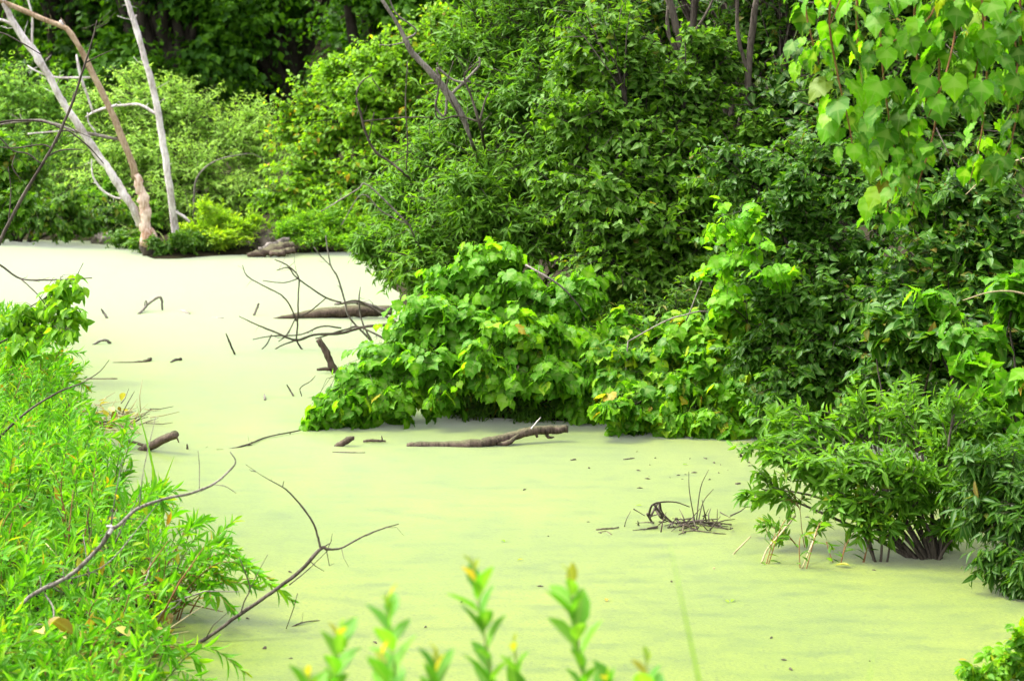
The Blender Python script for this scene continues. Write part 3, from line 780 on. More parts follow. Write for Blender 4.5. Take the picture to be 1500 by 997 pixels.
plant('grape_bush', 'yellow-green grape sprays climbing the dark small-leaved shrub', 'grape vine', GB(1120, 14.0),
      [(1060, 330, 12.9, 30, 34), (1050, 385, 12.9, 32, 28), (1110, 375, 12.8, 36, 24), (1130, 400, 12.7, 40, 22), (1060, 440, 12.8, 30, 30), (1100, 330, 12.9, 22, 26)],
      'grape', 'grape_young', 0.08, 9, 5, 200, 'wild grape on the right bank', 0.006, seed=208, droop=0.7, face=0.7, tip=0.4, fill=0)
plant('sedge_clump', 'thin-stemmed leafy weeds in the shadow under the vine mound', 'weeds', GB(900, 13.9),
      [(880, 590, 13.8, 40, 30), (840, 600, 13.7, 40, 22), (700, 596, 13.75, 46, 20), (770, 600, 13.7, 46, 20), (660, 590, 13.9, 40, 20), (1110, 610, 13.4, 40, 26), (1000, 450, 14.2, 50, 40), (930, 470, 14.2, 50, 40)], 'lance4', 'thicket', 0.07, 60, 12, 0, None, 0.006, seed=209)  # dark lobes below the grape bush are added to deepen its shaded hollow

# ---- dead wood in the thicket
d = 16.4
dead('dead_tree', 'grey fallen dead trunk with bare twigs leaning through the willow thicket', 'dead tree',
     [[(690, 205, d, 5), (672, 160, d, 12), (650, 128, d, 13), (625, 100, d, 10), (600, 72, d, 9), (585, 40, d, 6), (560, 0, d, 6), (540, -40, d, 4)],
      [(660, 140, d, 6), (690, 110, d, 5), (702, 96, d, 4), (702, 84, d, 3)], [(648, 126, d, 5), (640, 100, d, 4), (665, 118, d, 4), (690, 120, d, 3)],
      [(590, 60, d, 5), (610, 45, d, 3), (580, 20, d, 3), (568, -10, d, 2)], [(655, 135, d, 5), (652, 170, d, 4), (640, 160, d, 4), (638, 145, d, 3)], [(600, 60, d, 3), (575, 66, d, 2), (555, 66, d, 1.5)],
      [(690, 205, d, 6), (705, 260, d + .6, 6), (720, 420, d + 1, 8)]], mat='bark_gray', names=['limb'] + ['branch'] * 6)
dead('dead_twigs', 'dark bare twigs with upright forks beside the fallen grey trunk', 'branch',
     [[(718, 420, 17.4, 8), (714, 260, 17.0, 7), (708, 205, 16.5, 6), (702, 180, 16.3, 6), (690, 140, 16.3, 5), (680, 112, 16.3, 4), (700, 90, 16.3, 2)], [(702, 180, 16.3, 5), (710, 150, 16.3, 4), (716, 135, 16.3, 2)],
      [(700, 178, 16.3, 5), (670, 170, 16.3, 4), (645, 175, 16.3, 4), (638, 160, 16.3, 4), (645, 110, 16.3, 3), (640, 92, 16.3, 3)], [(676, 176, 16.3, 3), (655, 130, 16.3, 3), (664, 90, 16.3, 2)]], mat='bark_dark')
d = 16.5
dead('bare_vine', 'dark bent bare stem looping up in front of the yellow-green bush', 'branch',
     [[(640, 400, d + .9, 5), (605, 275, d + .5, 5), (592, 255, d, 5), (575, 240, d, 5), (550, 222, d, 5), (536, 195, d, 5), (528, 165, d, 5), (522, 140, d, 4), (530, 120, d, 3), (545, 110, d, 2)],
      [(530, 178, d, 4), (560, 175, d, 3), (600, 172, d, 3), (634, 172, d, 2)], [(540, 205, d, 3), (548, 165, d, 2.5)], [(595, 250, d, 3), (597, 205, d, 3), (594, 150, d, 3), (597, 90, d, 2)],
      [(545, 115, d, 2), (552, 125, d, 2), (558, 134, d, 1.5)]], mat='bark_dark')
d = 16.0
dead('fallen_branch', 'pale thin twigs sticking out of the willow thicket over the water', 'branch',
     [[(600, 330, d, 4), (540, 272, d, 3), (525, 277, d, 3), (500, 292, d, 3), (470, 310, d, 2)], [(600, 330, d, 3), (560, 310, d, 2.5), (530, 285, d, 2), (500, 330, d, 2)],
      [(600, 330, d, 4), (640, 430, d + 1, 5)]], mat='bark_gray')
dead('fallen_branch', 'pale bowed stem arching in the shade between the two vine mounds', 'branch',
     [[(920, 500, 13.5, 3), (975, 470, 13.3, 3.5), (1000, 462, 13.3, 3), (1030, 456, 13.3, 3), (1055, 465, 13.4, 2)], [(1005, 470, 13.3, 3), (1034, 400, 13.3, 2.5), (1040, 420, 13.3, 2)],
      [(920, 500, 13.5, 3), (915, 560, 13.5, 3)]], mat='bark_gray')
dead('fallen_branch', 'reddish grey twig lying over the top of the grape bush', 'branch',
     [[(770, 388, 14.0, 4), (800, 405, 13.9, 5), (825, 422, 13.9, 4), (850, 450, 14, 3)], [(850, 450, 14, 3), (860, 480, 14, 3)]], mat='bark_gray')
# ================================================================== NEAR RIGHT SHRUBS
plant('willow_shrub', 'leafy willow shrub standing in the duckweed on a dark many-stemmed foot', 'shrub', G(1372, 818),
      [(1200, 635, 10.5, 62, 42), (1265, 600, 10.5, 60, 42), (1330, 620, 10.4, 62, 45), (1185, 690, 10.2, 58, 34), (1250, 680, 10.1, 60, 40), (1310, 685, 10.0, 56, 38), (1380, 680, 10.1, 60, 46),
       (1240, 735, 10.0, 40, 22, None, .6), (1400, 620, 10.3, 60, 45), (1345, 735, 10.0, 40, 22, None, .6), (1150, 650, 10.4, 46, 30), (1420, 735, 10.0, 44, 34), (1115, 715, 10.3, 34, 20, None, .4), (1140, 615, 10.7, 30, 24, None, .6), (1390, 775, 10.0, 26, 18, None, .4)],
      'lance', 'willow', 0.078, 30, 11, 300, 'willows at the right water edge', 0.012, bark='bark_dark', seed=301, droop=0.1, up=0.55, fill=1, arch=0.1, fol_jit=0.5)
plant('willow_shoots', 'slim willow stems rising from the water left of the dark many-stemmed foot', 'shrub', G(1290, 822),
      [(1255, 775, 9.95, 26, 26, None, .5), (1280, 740, 10.0, 36, 30), (1310, 760, 9.95, 24, 30, None, .6), (1225, 720, 10.1, 36, 26)],
      'lance', 'willow', 0.07, 24, 9, 180, 'willows at the right water edge', 0.009, bark='bark_dark', seed=302, droop=0.2, arch=0.0, fill=0)
plant('willow_shoots', 'sprawling pale stems with sparse leaves leaning out over the duckweed', 'shrub', G(1185, 800),
      [(1165, 735, 10.2, 30, 22, None, .5), (1120, 765, 10.2, 20, 16, None, .35), (1205, 770, 10.1, 22, 18, None, .4), (1145, 790, 10.2, 14, 12, None, .3)],
      'lance', 'willow', 0.055, 18, 6, 120, 'willows at the right water edge', 0.0036, bark='redstem', seed=303, droop=0.1, fill=0, arch=0.0)
plant('willow_shrub', 'drooping blue-green willow shrub crowding the right water edge', 'shrub', np.array([2.55, 9.7, gz(2.55, 9.7)]),
      [(1470, 690, 9.7, 60, 45), (1430, 750, 9.6, 46, 36), (1480, 770, 9.5, 46, 40), (1460, 825, 9.4, 40, 32), (1495, 860, 9.3, 30, 30), (1440, 690, 9.8, 40, 40), (1500, 720, 9.6, 50, 50)],
      'lance', 'dogwood', 0.075, 42, 11, 220, 'willows at the right water edge', 0.012, seed=304, droop=0.55)
plant('grape_bush', 'large-leaved grape vine lit bright on top of the right shrubs', 'grape vine', GB(1470, 10.9),
      [(1440, 610, 10.4, 46, 28), (1400, 640, 10.3, 30, 30), (1470, 560, 10.6, 46, 30), (1490, 430, 11, 40, 40), (1420, 500, 10.9, 50, 26), (1370, 440, 11.2, 36, 24, None, .6), (1480, 650, 10.2, 36, 30)],
      'grape', 'grape', 0.105, 16, 6, 250, 'wild grape on the right bank', 0.01, seed=305, droop=0.7, face=0.7)
plant('leafy_sapling', 'bluish broad-leaved sapling between the dark shrubs of the right bank', 'shrub', GB(1310, 11.4),
      [(1300, 470, 11.3, 36, 24), (1345, 480, 11.2, 44, 24), (1330, 500, 11.2, 40, 22)], 'oval', 'dogwood', 0.10, 18, 8, 150, None, 0.009, seed=306, droop=0.3, up=0.8)
plant('weed_clump', 'soft weeds spilling over the near right water edge', 'weeds', np.array([1.95, 8.0, gz(1.95, 8.0)]),
      [(1480, 970, 8.0, 34, 22), (1500, 935, 8.0, 22, 22), (1440, 988, 7.9, 26, 12)], 'oval', 'grape', 0.05, 26, 8, 160, None, 0.006, bark='stem', seed=307)

# ---- hanging grape vine from a tree beside the path
def hanging_vine():
    rng = np.random.default_rng(31)
    base = np.array([3.05, 8.9, gz(3.05, 8.9)])
    rt = root('hanging_grape_vine', 'big-leaved grape vine hanging from a branch above the right bank', 'grape vine', base)
    mb = MB()
    main = smooth_path([base - [0, 0, 0.1], base + [-.02, 0, 1.2], base + [-.1, -.05, 2.4], P(1480, -160, 8.8), P(1330, -110, 8.7), P(1200, -70, 8.6)], 5)
    mb.tube(main, np.linspace(0.045, 0.012, len(main)), 7, 0.12)
    mb.build('trunk', M['bark_dark'], rt, base)
    strands = [([(1200, -70), (1180, 0), (1190, 60), (1200, 95)], 10), ([(1230, -80), (1215, 20), (1225, 100), (1245, 190), (1250, 235)], 16),
               ([(1260, -80), (1255, 40), (1265, 130), (1280, 210), (1300, 290), (1295, 318)], 20), ([(1300, -90), (1290, 30), (1295, 120), (1310, 220), (1320, 260)], 16),
               ([(1340, -110), (1340, 40), (1345, 120), (1330, 180), (1340, 240)], 16), ([(1380, -110), (1400, 20), (1385, 110), (1360, 170)], 14),
               ([(1420, -120), (1440, 20), (1430, 100), (1420, 160)], 14), ([(1460, -140), (1480, 20), (1490, 100), (1470, 140)], 14), ([(1500, -140), (1510, 60), (1500, 180)], 12),
               ([(1280, -85), (1240, -20), (1215, 40)], 8), ([(1360, -110), (1370, 10), (1310, 60), (1270, 80)], 12), ([(1440, -120), (1400, -10), (1340, 20)], 10), ([(1360, -110), (1375, 60), (1370, 180), (1345, 270), (1335, 310)], 12), ([(1430, -120), (1445, 60), (1440, 180), (1420, 270)], 12), ([(1490, -140), (1495, 100), (1480, 210), (1455, 250)], 10)]
    vb = MB(); pos, ax, nh, sz = [], [], [], []
    for pts, nl in strands:
        dd = rng.uniform(8.35, 8.95)
        path = smooth_path([P(x, y, dd + rng.uniform(-.06, .06)) for x, y in pts], 6)
        # tie the top to the branch
        j = np.argmin(np.linalg.norm(main - path[0], axis=1))
        path = np.vstack([main[j], path])
        vb.tube(path, np.linspace(0.006, 0.002, len(path)), 5)
        for k in range(int(nl * 2.6)):
            t = rng.uniform(0.12, 1) * (len(path) - 1.001); i0 = int(t); p = path[i0] * (1 - t + i0) + path[i0 + 1] * (t - i0)
            a = rng.uniform(0, 2 * math.pi); o = np.array([math.cos(a), math.sin(a) * 0.8 - 0.15, rng.uniform(-.2, .5)])
            pos.append(p + o * rng.uniform(0.02, 0.10)); ax.append(o * 0.55 + np.array([0, 0, -0.9]) + rng.normal(0, .2, 3)); nh.append(o * 0.8 + np.array([0, 0, 0.5]) + rng.normal(0, .3, 3))
            sz.append((0.042 + 0.080 * rng.random() ** 1.4) * (0.7 if t > 0.85 * len(path) else 1))
    vb.build('vine_stem', M['redstem'], rt, base)
    pos = np.array(pos); R = frames(np.array(ax), np.array(nh)); sz = np.array(sz); rn = rng.random(len(pos))
    y = rng.random(len(pos)) < 0.3
    dk = (~y) & (rng.random(len(pos)) < 0.4)  # darker leaf colour stands in for the vine's shaded inner leaves
    leaves_out(rt, base, 'grape', 'thicket', pos[dk], R[dk], sz[dk], rn[dk], 80)
    y2 = (~y) & (~dk)
    leaves_out(rt, base, 'grape', 'grape', pos[y2], R[y2], sz[y2], rn[y2], 120)
    leaves_out(rt, base, 'grape', 'grape_young', pos[y], R[y], sz[y], rn[y], 100)
hanging_vine()
dead('fallen_branch', 'thin tan twig reaching over the glossy dark shrub', 'branch',
     [[(1560, 225, 10.8, 5), (1500, 232, 10.8, 4), (1470, 245, 10.8, 4), (1440, 262, 10.8, 3), (1415, 285, 10.8, 2)], [(1440, 262, 10.8, 3), (1432, 215, 10.8, 2)], [(1560, 225, 10.8, 5), (1590, 420, 10.8, 7), (1600, 700, 10.8, 9)]], mat='reed')
dead('fallen_branch', 'curved tan twig resting on the glossy dark shrub beside the grape leaves', 'branch',
     [[(1540, 445, 10.6, 4), (1490, 428, 10.6, 4), (1450, 428, 10.6, 3), (1410, 440, 10.6, 2)], [(1540, 445, 10.6, 4), (1570, 700, 10.6, 7)]], mat='reed')

# ================================================================== LEFT BANK
def shoot(name, label, cat, base, stems, kind, mat, leaf, group=None, obj=True, seed=0, stem_mat='stem', stem_r=0.004, spiral=True, ang=0.9, tipmat=None, dens=60, t0=0.2, lean=0.0):
    """stems: list of (tip point). Leaves spiral up each stem."""
    rng = np.random.default_rng(seed)
    base = np.asarray(base, float)
    rt = root(name, label, cat, base, group)
    pos, ax, nh, sz, tp = [], [], [], [], []
    for tipp in stems:
        tipp = np.asarray(tipp, float)
        b0 = base + np.array([rng.normal(0, .012), rng.normal(0, .012), -0.06])
        mid = (b0 + tipp) / 2 + rng.normal(0, 0.03, 3) + np.array([0, 0, 0.05 + 0.25 * np.linalg.norm((tipp - b0)[:2])])
        path = smooth_path([b0, mid, tipp], 6)
        mb = MB(); mb.tube(path, np.linspace(stem_r, stem_r * 0.35, len(path)), 5)
        mb.build('stem', M[stem_mat], rt, base)
        Ln = np.linalg.norm(np.diff(path, axis=0), axis=1).sum()
        nl = max(5, int(dens * Ln))
        a = rng.uniform(0, 6.28)
        for k in range(nl):
            t = t0 + (1 - t0) * (k + rng.uniform(0, .5)) / nl
            q = min(t, 0.999) * (len(path) - 1); i0 = int(q)
            p = path[i0] * (1 - q + i0) + path[i0 + 1] * (q - i0)
            tan = nrm(path[i0 + 1] - path[i0])
            a += 2.4 + rng.normal(0, .3)
            u = nrm(np.cross(tan, np.array([0.1, 1, 0.1]))); v = np.cross(tan, u)
            o = math.cos(a) * u + math.sin(a) * v
            spr = ang * (1.15 - 0.75 * t)
            pos.append(p); ax.append(tan * math.cos(spr) + o * math.sin(spr) + rng.normal(0, .13, 3) + np.array([0, 0, -0.12 * (1 - t)])); nh.append(tan * 0.9 - o * 0.2 + np.array([0, 0, .3]) + rng.normal(0, .25, 3))
            sz.append(leaf * rng.uniform(0.75, 1.2) * (1.0 if t < 0.85 else 1.15 - 0.75 * (t - 0.85) / 0.15 * 0.9)); tp.append(t > 0.93 if tipmat else False)
    pos, R, sz, tp = np.array(pos), frames(np.array(ax), np.array(nh)), np.array(sz), np.array(tp)
    if obj:
        put_leaves(rt, base, kind, mat, pos[~tp], R[~tp], sz[~tp])
        if tp.any(): put_leaves(rt, base, kind, tipmat, pos[tp], R[tp], sz[tp] * 0.75)
    else:
        V, T, a, b = leaf_soup(kind, pos, R, sz, rng.random(len(pos)))
        f = mk('foliage', V - base, T, M[mat], rt, {'rnd': a, 'rib': b}); f['kind'] = 'stuff'
    return rt

rng = np.random.default_rng(77)
# right-hand limit (photo px) of the herb bank at distance d
lim_d = [6.6, 7.4, 8.2, 9.0, 9.8, 10.6, 11.6, 12.8, 14.5, 17]
lim_x = [180, 190, 205, 250, 225, 175, 125, 85, 50, 20]
cnt = 0
spots = []
for k in range(310):
    d_ = 6.7 + (16.2 - 6.7) * rng.random() ** 1.25
    lx = np.interp(d_, lim_d, lim_x)
    px = lx - (lx + 110) * rng.random() ** 1.15
    spots.append((d_, px, lx))
spots.sort()
for d_, px, lx in spots:
    if 8.25 < d_ < 9.6 and 70 < px < 215 and rng.random() < 0.6: continue      # opening by the crooked branch
    b = GB(px, d_)
    if b[2] < -0.04: b[2] = -0.04
    h = rng.uniform(0.22, 0.60) * (0.75 + 0.25 * rng.random()) * (0.7 if lx - px < 40 else 1.0) * (0.62 if d_ < 8.2 else 1.0)
    edge = max(0, 1 - (lx - px) / 90)
    stems = []
    for q in range(rng.integers(2, 4)):
        stems.append(b + np.array([rng.normal(0.05 + 0.10 * edge, .10), rng.normal(-0.02, .08), h * rng.uniform(0.75, 1.1)]))
    big = cnt < 75
    red = rng.random() < 0.3
    broad = rng.random() < 0.22
    where = 'on the open water edge of the left bank' if lx - px < 45 else ('at the foot of the left bank by the dead leaves' if d_ < 8.3 else ('around the grey crooked branch on the left bank' if d_ < 10 else ('below the bowed dark twig on the left bank' if d_ < 12 else 'at the far end of the left bank under the hanging sapling')))
    lab = ('broad-leaved' if broad else 'narrow-leaved') + (' red-stemmed' if red else '') + ' green herb ' + where
    shoot('willow_herb', lab, 'plant', b, stems, 'lance' if broad else 'herb', 'herb', rng.uniform(0.05, 0.09),
          'herbs ' + where, obj=big, seed=1000 + cnt, stem_mat='redstem' if red else 'stem', dens=(46 if big else 56) if not broad else 36, ang=rng.uniform(0.75, 1.15))
    cnt += 1

# low ground cover under the herbs
n = 16000
d_ = rng.uniform(6.5, 18, n); px = np.array([np.interp(q, lim_d, lim_x) for q in d_]); px = px - (px + 200) * rng.random(n)
gx = (px - 750) / F_PX * d_; gzv = np.maximum(ground_h(gx, d_), -0.01) + rng.random(n) ** 1.5 * 0.22
pos = np.stack([gx, d_, gzv], -1)
R = frames(rng.normal(0, .6, (n, 3)) + np.array([0, 0, 0.8]), rng.normal(0, .5, (n, 3)) + np.array([0, -.5, .6]))
Vv, Tt, a, b = leaf_soup('lance4', pos, R, rng.uniform(0.05, 0.11, n), rng.random(n))
gc = mk('ground_cover', Vv, Tt, M['herb'], None, {'rnd': a, 'rib': b}); gc['kind'] = 'stuff'; tag(gc, 'low green undergrowth covering the left bank', 'undergrowth')

# sprawling willow in front with thin reddish stems
b = GB(215, 9.0)
sprawl = [(300, 760, 9.2), (335, 790, 9.1), (330, 850, 8.9), (260, 745, 9.3), (360, 835, 9.0), (290, 820, 8.8), (240, 800, 8.8), (385, 860, 8.9), (310, 880, 8.7), (270, 870, 8.6), (345, 760, 9.3), (225, 735, 9.3), (430, 880, 8.8), (400, 850, 8.9), (350, 900, 8.7)]
shoot('willow_shrub', 'sprawling thin-stemmed willow leaning off the left bank over the duckweed', 'shrub', b, [P(*q) for q in sprawl], 'lance', 'herb', 0.072, None, True, 5001, 'redstem', 0.003, dens=42, t0=0.35)
b = GB(120, 12.0)
plant('leafy_sapling', 'broad-leaved sapling branch hanging over the water beyond the herb bank', 'shrub', GB(-50, 13.4),
      [(105, 425, 13, 34, 22), (112, 460, 12.9, 24, 20, None, .8), (60, 455, 13, 40, 24), (20, 470, 13, 40, 26), (95, 490, 12.8, 22, 14, None, .6), (45, 500, 12.9, 40, 20)], 'oval', 'feather', 0.085, 15, 7, 260, None, 0.008,
      bark='bark_dark', seed=5002, droop=0.75, fill=0)
plant('leafy_sapling', 'shaded broad-leaved sapling above the far end of the left bank', 'shrub', GB(-60, 15.5),
      [(-10, 260, 15.5, 36, 40), (20, 225, 15.5, 26, 30), (-20, 330, 15.4, 30, 30), (30, 300, 15.4, 30, 30)], 'oval', 'thicket', 0.08, 30, 9, 120, None, 0.012, seed=310, droop=0.6, fill=0)

# grass blades by the brush
def blades(name, label, base, tips, w, mat='blade', group=None, cat='grass', bow=0.06):
    base = np.asarray(base, float); rt = root(name, label, cat, base, group)
    for tp in tips:
        tp = np.asarray(tp, float)
        b0 = base + np.array([RNG.normal(0, .03), RNG.normal(0, .03), -0.05])
        path = smooth_path([b0, (b0 + tp) / 2 + np.array([0, 0, bow]), tp], 6)
        ww = np.sin(np.linspace(0.5, math.pi, len(path)))[:, None] * w
        tan = nrm(np.gradient(path, axis=0)); s = nrm(np.cross(tan, np.array([0, 1, 0.2])))
        up_ = np.cross(s, tan) * w * 0.3
        V = np.vstack([path + s * ww, path - up_, path - s * ww]); n_ = len(path); T = []
        for q in range(n_ - 1):
            for r0, r1 in ((0, n_), (n_, 2 * n_)):
                T += [(r0 + q, r1 + q, r1 + q + 1), (r0 + q, r1 + q + 1, r0 + q + 1)]
        mk('blade', V - base, T, M[mat], rt, {'rnd': np.full(3 * n_, RNG.random()), 'rib': np.zeros(3 * n_)})
    return rt
blades('sedge_clump', 'tall green sedge blades at the edge of the left bank beside the stub log', GB(225, 10.4), [P(200, 590, 10.6), P(232, 690, 10.4), P(243, 700, 10.3), P(222, 660, 10.4), P(256, 665, 10.4), P(210, 680, 10.4)], 0.006)

# ---- brush pile and dead wood by the left bank
D8 = lambda y: 7798.0 / (y - 50.0)
dead('log_stub', 'short dark broken log stub tilted up from the water by the left bank', 'log',
     [[(200, 664, 12.75, 11), (218, 654, 12.7, 13), (240, 643, 12.65, 13), (258, 635, 12.6, 12)], [(218, 654, 12.7, 5), (190, 646, 12.8, 4), (170, 643, 12.9, 3)], [(258, 637, 12.6, 3), (262, 648, 12.6, 2)]], mat='log', sides=10)
dead('dead_branch', 'long thin dark branch lying on the duckweed from the stub log to the grape bush', 'branch',
     [[(175, 662, 12.8, 6), (215, 658, 12.8, 5), (260, 659, 12.8, 5), (320, 660, 12.75, 4), (362, 651, 12.85, 4), (390, 640, 13.1, 3), (440, 630, 13.3, 3)], [(362, 651, 12.85, 3), (380, 654, 12.9, 3), (398, 653, 12.9, 2)],
      [(275, 660, 12.75, 6), (274, 650, 12.75, 3)], [(425, 633, 13.25, 2.5), (424, 643, 13.2, 2)]], mat='bark_dark')
dead('dead_branch', 'grey crooked branch arching from the left bank with a peeling knuckle', 'branch',
     [[(30, 885, 8.00, 8), (52, 868, 8.00, 9), (90, 850, 8.00, 9), (120, 828, 8.00, 9), (148, 798, 8.00, 9), (160, 778, 8.00, 10), (175, 768, 8.05, 7), (200, 746, 8.10, 7), (235, 732, 8.20, 6), (280, 722, 8.30, 5.5), (312, 709, 8.40, 5), (335, 690, 8.50, 4), (345, 676, 8.50, 3.5), (337, 661, 8.50, 2.5)],
      [(160, 782, 7.95, 8), (164, 772, 7.95, 8), (156, 770, 7.95, 4)], [(66, 870, 8.00, 4), (78, 890, 7.95, 4), (74, 912, 7.90, 4), (40, 914, 7.90, 3)], [(312, 709, 8.40, 2), (330, 712, 8.40, 2), (346, 722, 8.40, 1.5)],
      [(292, 719, 8.35, 2), (292, 680, 8.40, 1.8), (290, 660, 8.40, 1)], [(204, 742, 8.10, 2.5), (210, 690, 8.10, 2), (228, 610, 8.20, 1.5)], [(162, 770, 8.00, 3), (170, 720, 8.00, 2.5), (180, 670, 8.00, 2)], [(235, 732, 8.20, 2), (205, 770, 8.10, 2), (150, 830, 8.00, 2.5), (70, 855, 8.00, 3)]],
     mat=['bark_gray', 'bark_snag'] + ['bark_gray'] * 6, names=['limb', 'knuckle'] + ['twig'] * 6)
dead('dead_branch', 'long forked dead branch slanting up out of the duckweed beside the left bank', 'branch',
     [[(190, 979, None, 10), (250, 960, 8.55, 9), (300, 936, 8.6, 8), (350, 900, 8.65, 8), (400, 866, 8.7, 8), (440, 835, 8.75, 8), (470, 803, 8.8, 8), (480, 804, 8.8, 6), (500, 802, 8.85, 4), (530, 786, 8.9, 3.5), (560, 774, 8.9, 3), (584, 767, 8.9, 2)],
      [(470, 804, 8.8, 6), (466, 788, 8.8, 5), (460, 768, 8.8, 4.5), (445, 745, 8.8, 4), (425, 722, 8.8, 3.5), (412, 712, 8.8, 3), (385, 697, 8.8, 1.5), (360, 680, 8.8, 1)], [(424, 856, 8.72, 2.5), (450, 835, 8.8, 2), (480, 806, 8.8, 1.5)],
      [(352, 900, 8.65, 3), (358, 880, 8.65, 3), (366, 862, 8.65, 3), (360, 840, 8.65, 2.5), (350, 815, 8.65, 2)], [(364, 866, 8.65, 2), (378, 838, 8.65, 1.5), (392, 812, 8.65, 1)], [(250, 962, 8.5, 3), (275, 966, 8.5, 2.5), (292, 978, None, 2)],
      [(480, 803, 8.8, 2), (486, 790, 8.8, 1)], [(414, 712, 8.8, 2.5), (416, 704, 8.8, 1.5)], [(546, 780, 8.9, 2), (536, 784, 8.9, 3)]], mat='bark_dark', names=['limb', 'limb'] + ['twig'] * 7)
dead('dead_branch', 'dark waterlogged branch lying flat under the forked branch', 'branch',
     [[(150, 884, 9.35, 6), (200, 891, 9.28, 6), (255, 899, 9.2, 6), (300, 905, 9.15, 5), (350, 911, 9.06, 5), (400, 911, 9.06, 5), (425, 914, 9.03, 4)]], mat='log')
dead('dead_branch', 'small dark branch with a thick splintered end curving out of the duckweed', 'branch',
     [[(387, 950, None, 9), (398, 940, 8.75, 7), (415, 926, 8.8, 4), (435, 914, 8.85, 3), (455, 909, 8.9, 2.5), (478, 908, 8.95, 2)], [(418, 924, 8.8, 2), (430, 890, 8.8, 2), (436, 868, 8.8, 1.5)]], mat='bark_dark')
dead('dead_branch', 'bowed dark twig springing from the top of the herb bank', 'branch',
     [[(0, 640, 10.5, 5), (25, 615, 10.5, 5), (55, 592, 10.5, 4.5), (90, 572, 10.5, 4), (118, 562, 10.6, 3)], [(0, 640, 10.5, 5), (-20, 720, 10.5, 6)], [(118, 562, 10.6, 2.5), (145, 545, 10.6, 2), (160, 527, 10.6, 1.5)]], mat='bark_dark')
dead('mossy_log', 'mossy flat log floating at the end of the herb bank', 'log',
     [[(105, 559, 15.4, 6), (140, 557, 15.4, 7), (172, 556, 15.4, 5)]], mat='log', sides=8)
# brush pile
rng = np.random.default_rng(15)
c0 = G(170, 628)
rt = root('brush_pile', 'tangle of dead reeds and brown leaves at the tip of the left bank', 'brush', c0)
for k in range(70):
    a = c0 + np.array([rng.normal(-0.05, .13), rng.normal(0, .22), abs(rng.normal(0.03, .05))])
    dvec = np.array([rng.normal(0.5, .5), rng.normal(0, .35), rng.normal(0.12, .14)]); dvec *= rng.uniform(.08, .22) / np.linalg.norm(dvec)
    mb = MB(); pts = np.array([a, a + dvec * .5 + rng.normal(0, .008, 3), a + dvec]); pts[:, 2] = np.maximum(pts[:, 2], 0.004)
    mb.tube(pts, [0.0035, 0.003, 0.0015], 5)
    mb.build('stick', M['reed' if k % 3 else 'bark_dark'], rt, c0)
n = 40
pos = c0 + np.stack([rng.normal(-.03, .13, n), rng.normal(0, .2, n), np.abs(rng.normal(.07, .05, n))], -1)
put_leaves(rt, c0, 'oval', 'dry', pos, frames(rng.normal(0, 1, (n, 3)), rng.normal(0, .5, (n, 3)) + [0, 0, 1]), rng.uniform(.04, .075, n))
# tangle of dead stems in the opening by the crooked branch
c0 = GB(140, 8.9)
rt = root('brush_pile', 'tangle of dark dead stems under the grey crooked branch on the left bank', 'brush', c0)
for k in range(85):
    q = GB(rng.uniform(60, 240), rng.uniform(8.3, 9.5)); q[2] = max(q[2], 0) + abs(rng.normal(0.02, .07))
    dvec = np.array([rng.normal(0.3, .6), rng.normal(0, .35), rng.normal(0.22, .3)]); dvec *= rng.uniform(.12, .38) / np.linalg.norm(dvec)
    pts = np.array([q, q + dvec * .5 + rng.normal(0, .015, 3), q + dvec]); pts[:, 2] = np.maximum(pts[:, 2], 0.004)
    mb = MB(); mb.tube(pts, [0.0042, 0.0034, 0.0015], 5)
    mb.build('stick', M[('bark_dark', 'bark_gray', 'redstem', 'reed')[k % 4]], rt, c0)
n = 60
pos = np.array([GB(rng.uniform(70, 240), rng.uniform(8.3, 9.4)) for _ in range(n)]); pos[:, 2] = np.maximum(pos[:, 2], 0) + np.abs(rng.normal(.05, .05, n))
put_leaves(rt, c0, 'oval', 'dry', pos, frames(rng.normal(0, 1, (n, 3)), rng.normal(0, .6, (n, 3)) + [0, -.3, .8]), rng.uniform(.04, .09, n))
# dry leaves at the bank foot
c0 = GB(95, 8.0); rt = root('leaf_litter', 'pile of curled tan dead leaves at the foot of the herb bank', 'dead leaves', c0)
n = 45
pos = np.array([P(rng.normal(95, 45), rng.normal(945, 22), 8.0 + rng.normal(0, .1)) for _ in range(n)])
put_leaves(rt, c0, 'oval', 'dry', pos, frames(rng.normal(0, 1, (n, 3)), rng.normal(0, .7, (n, 3)) + [0, -.3, .8]), rng.uniform(.06, .11, n))

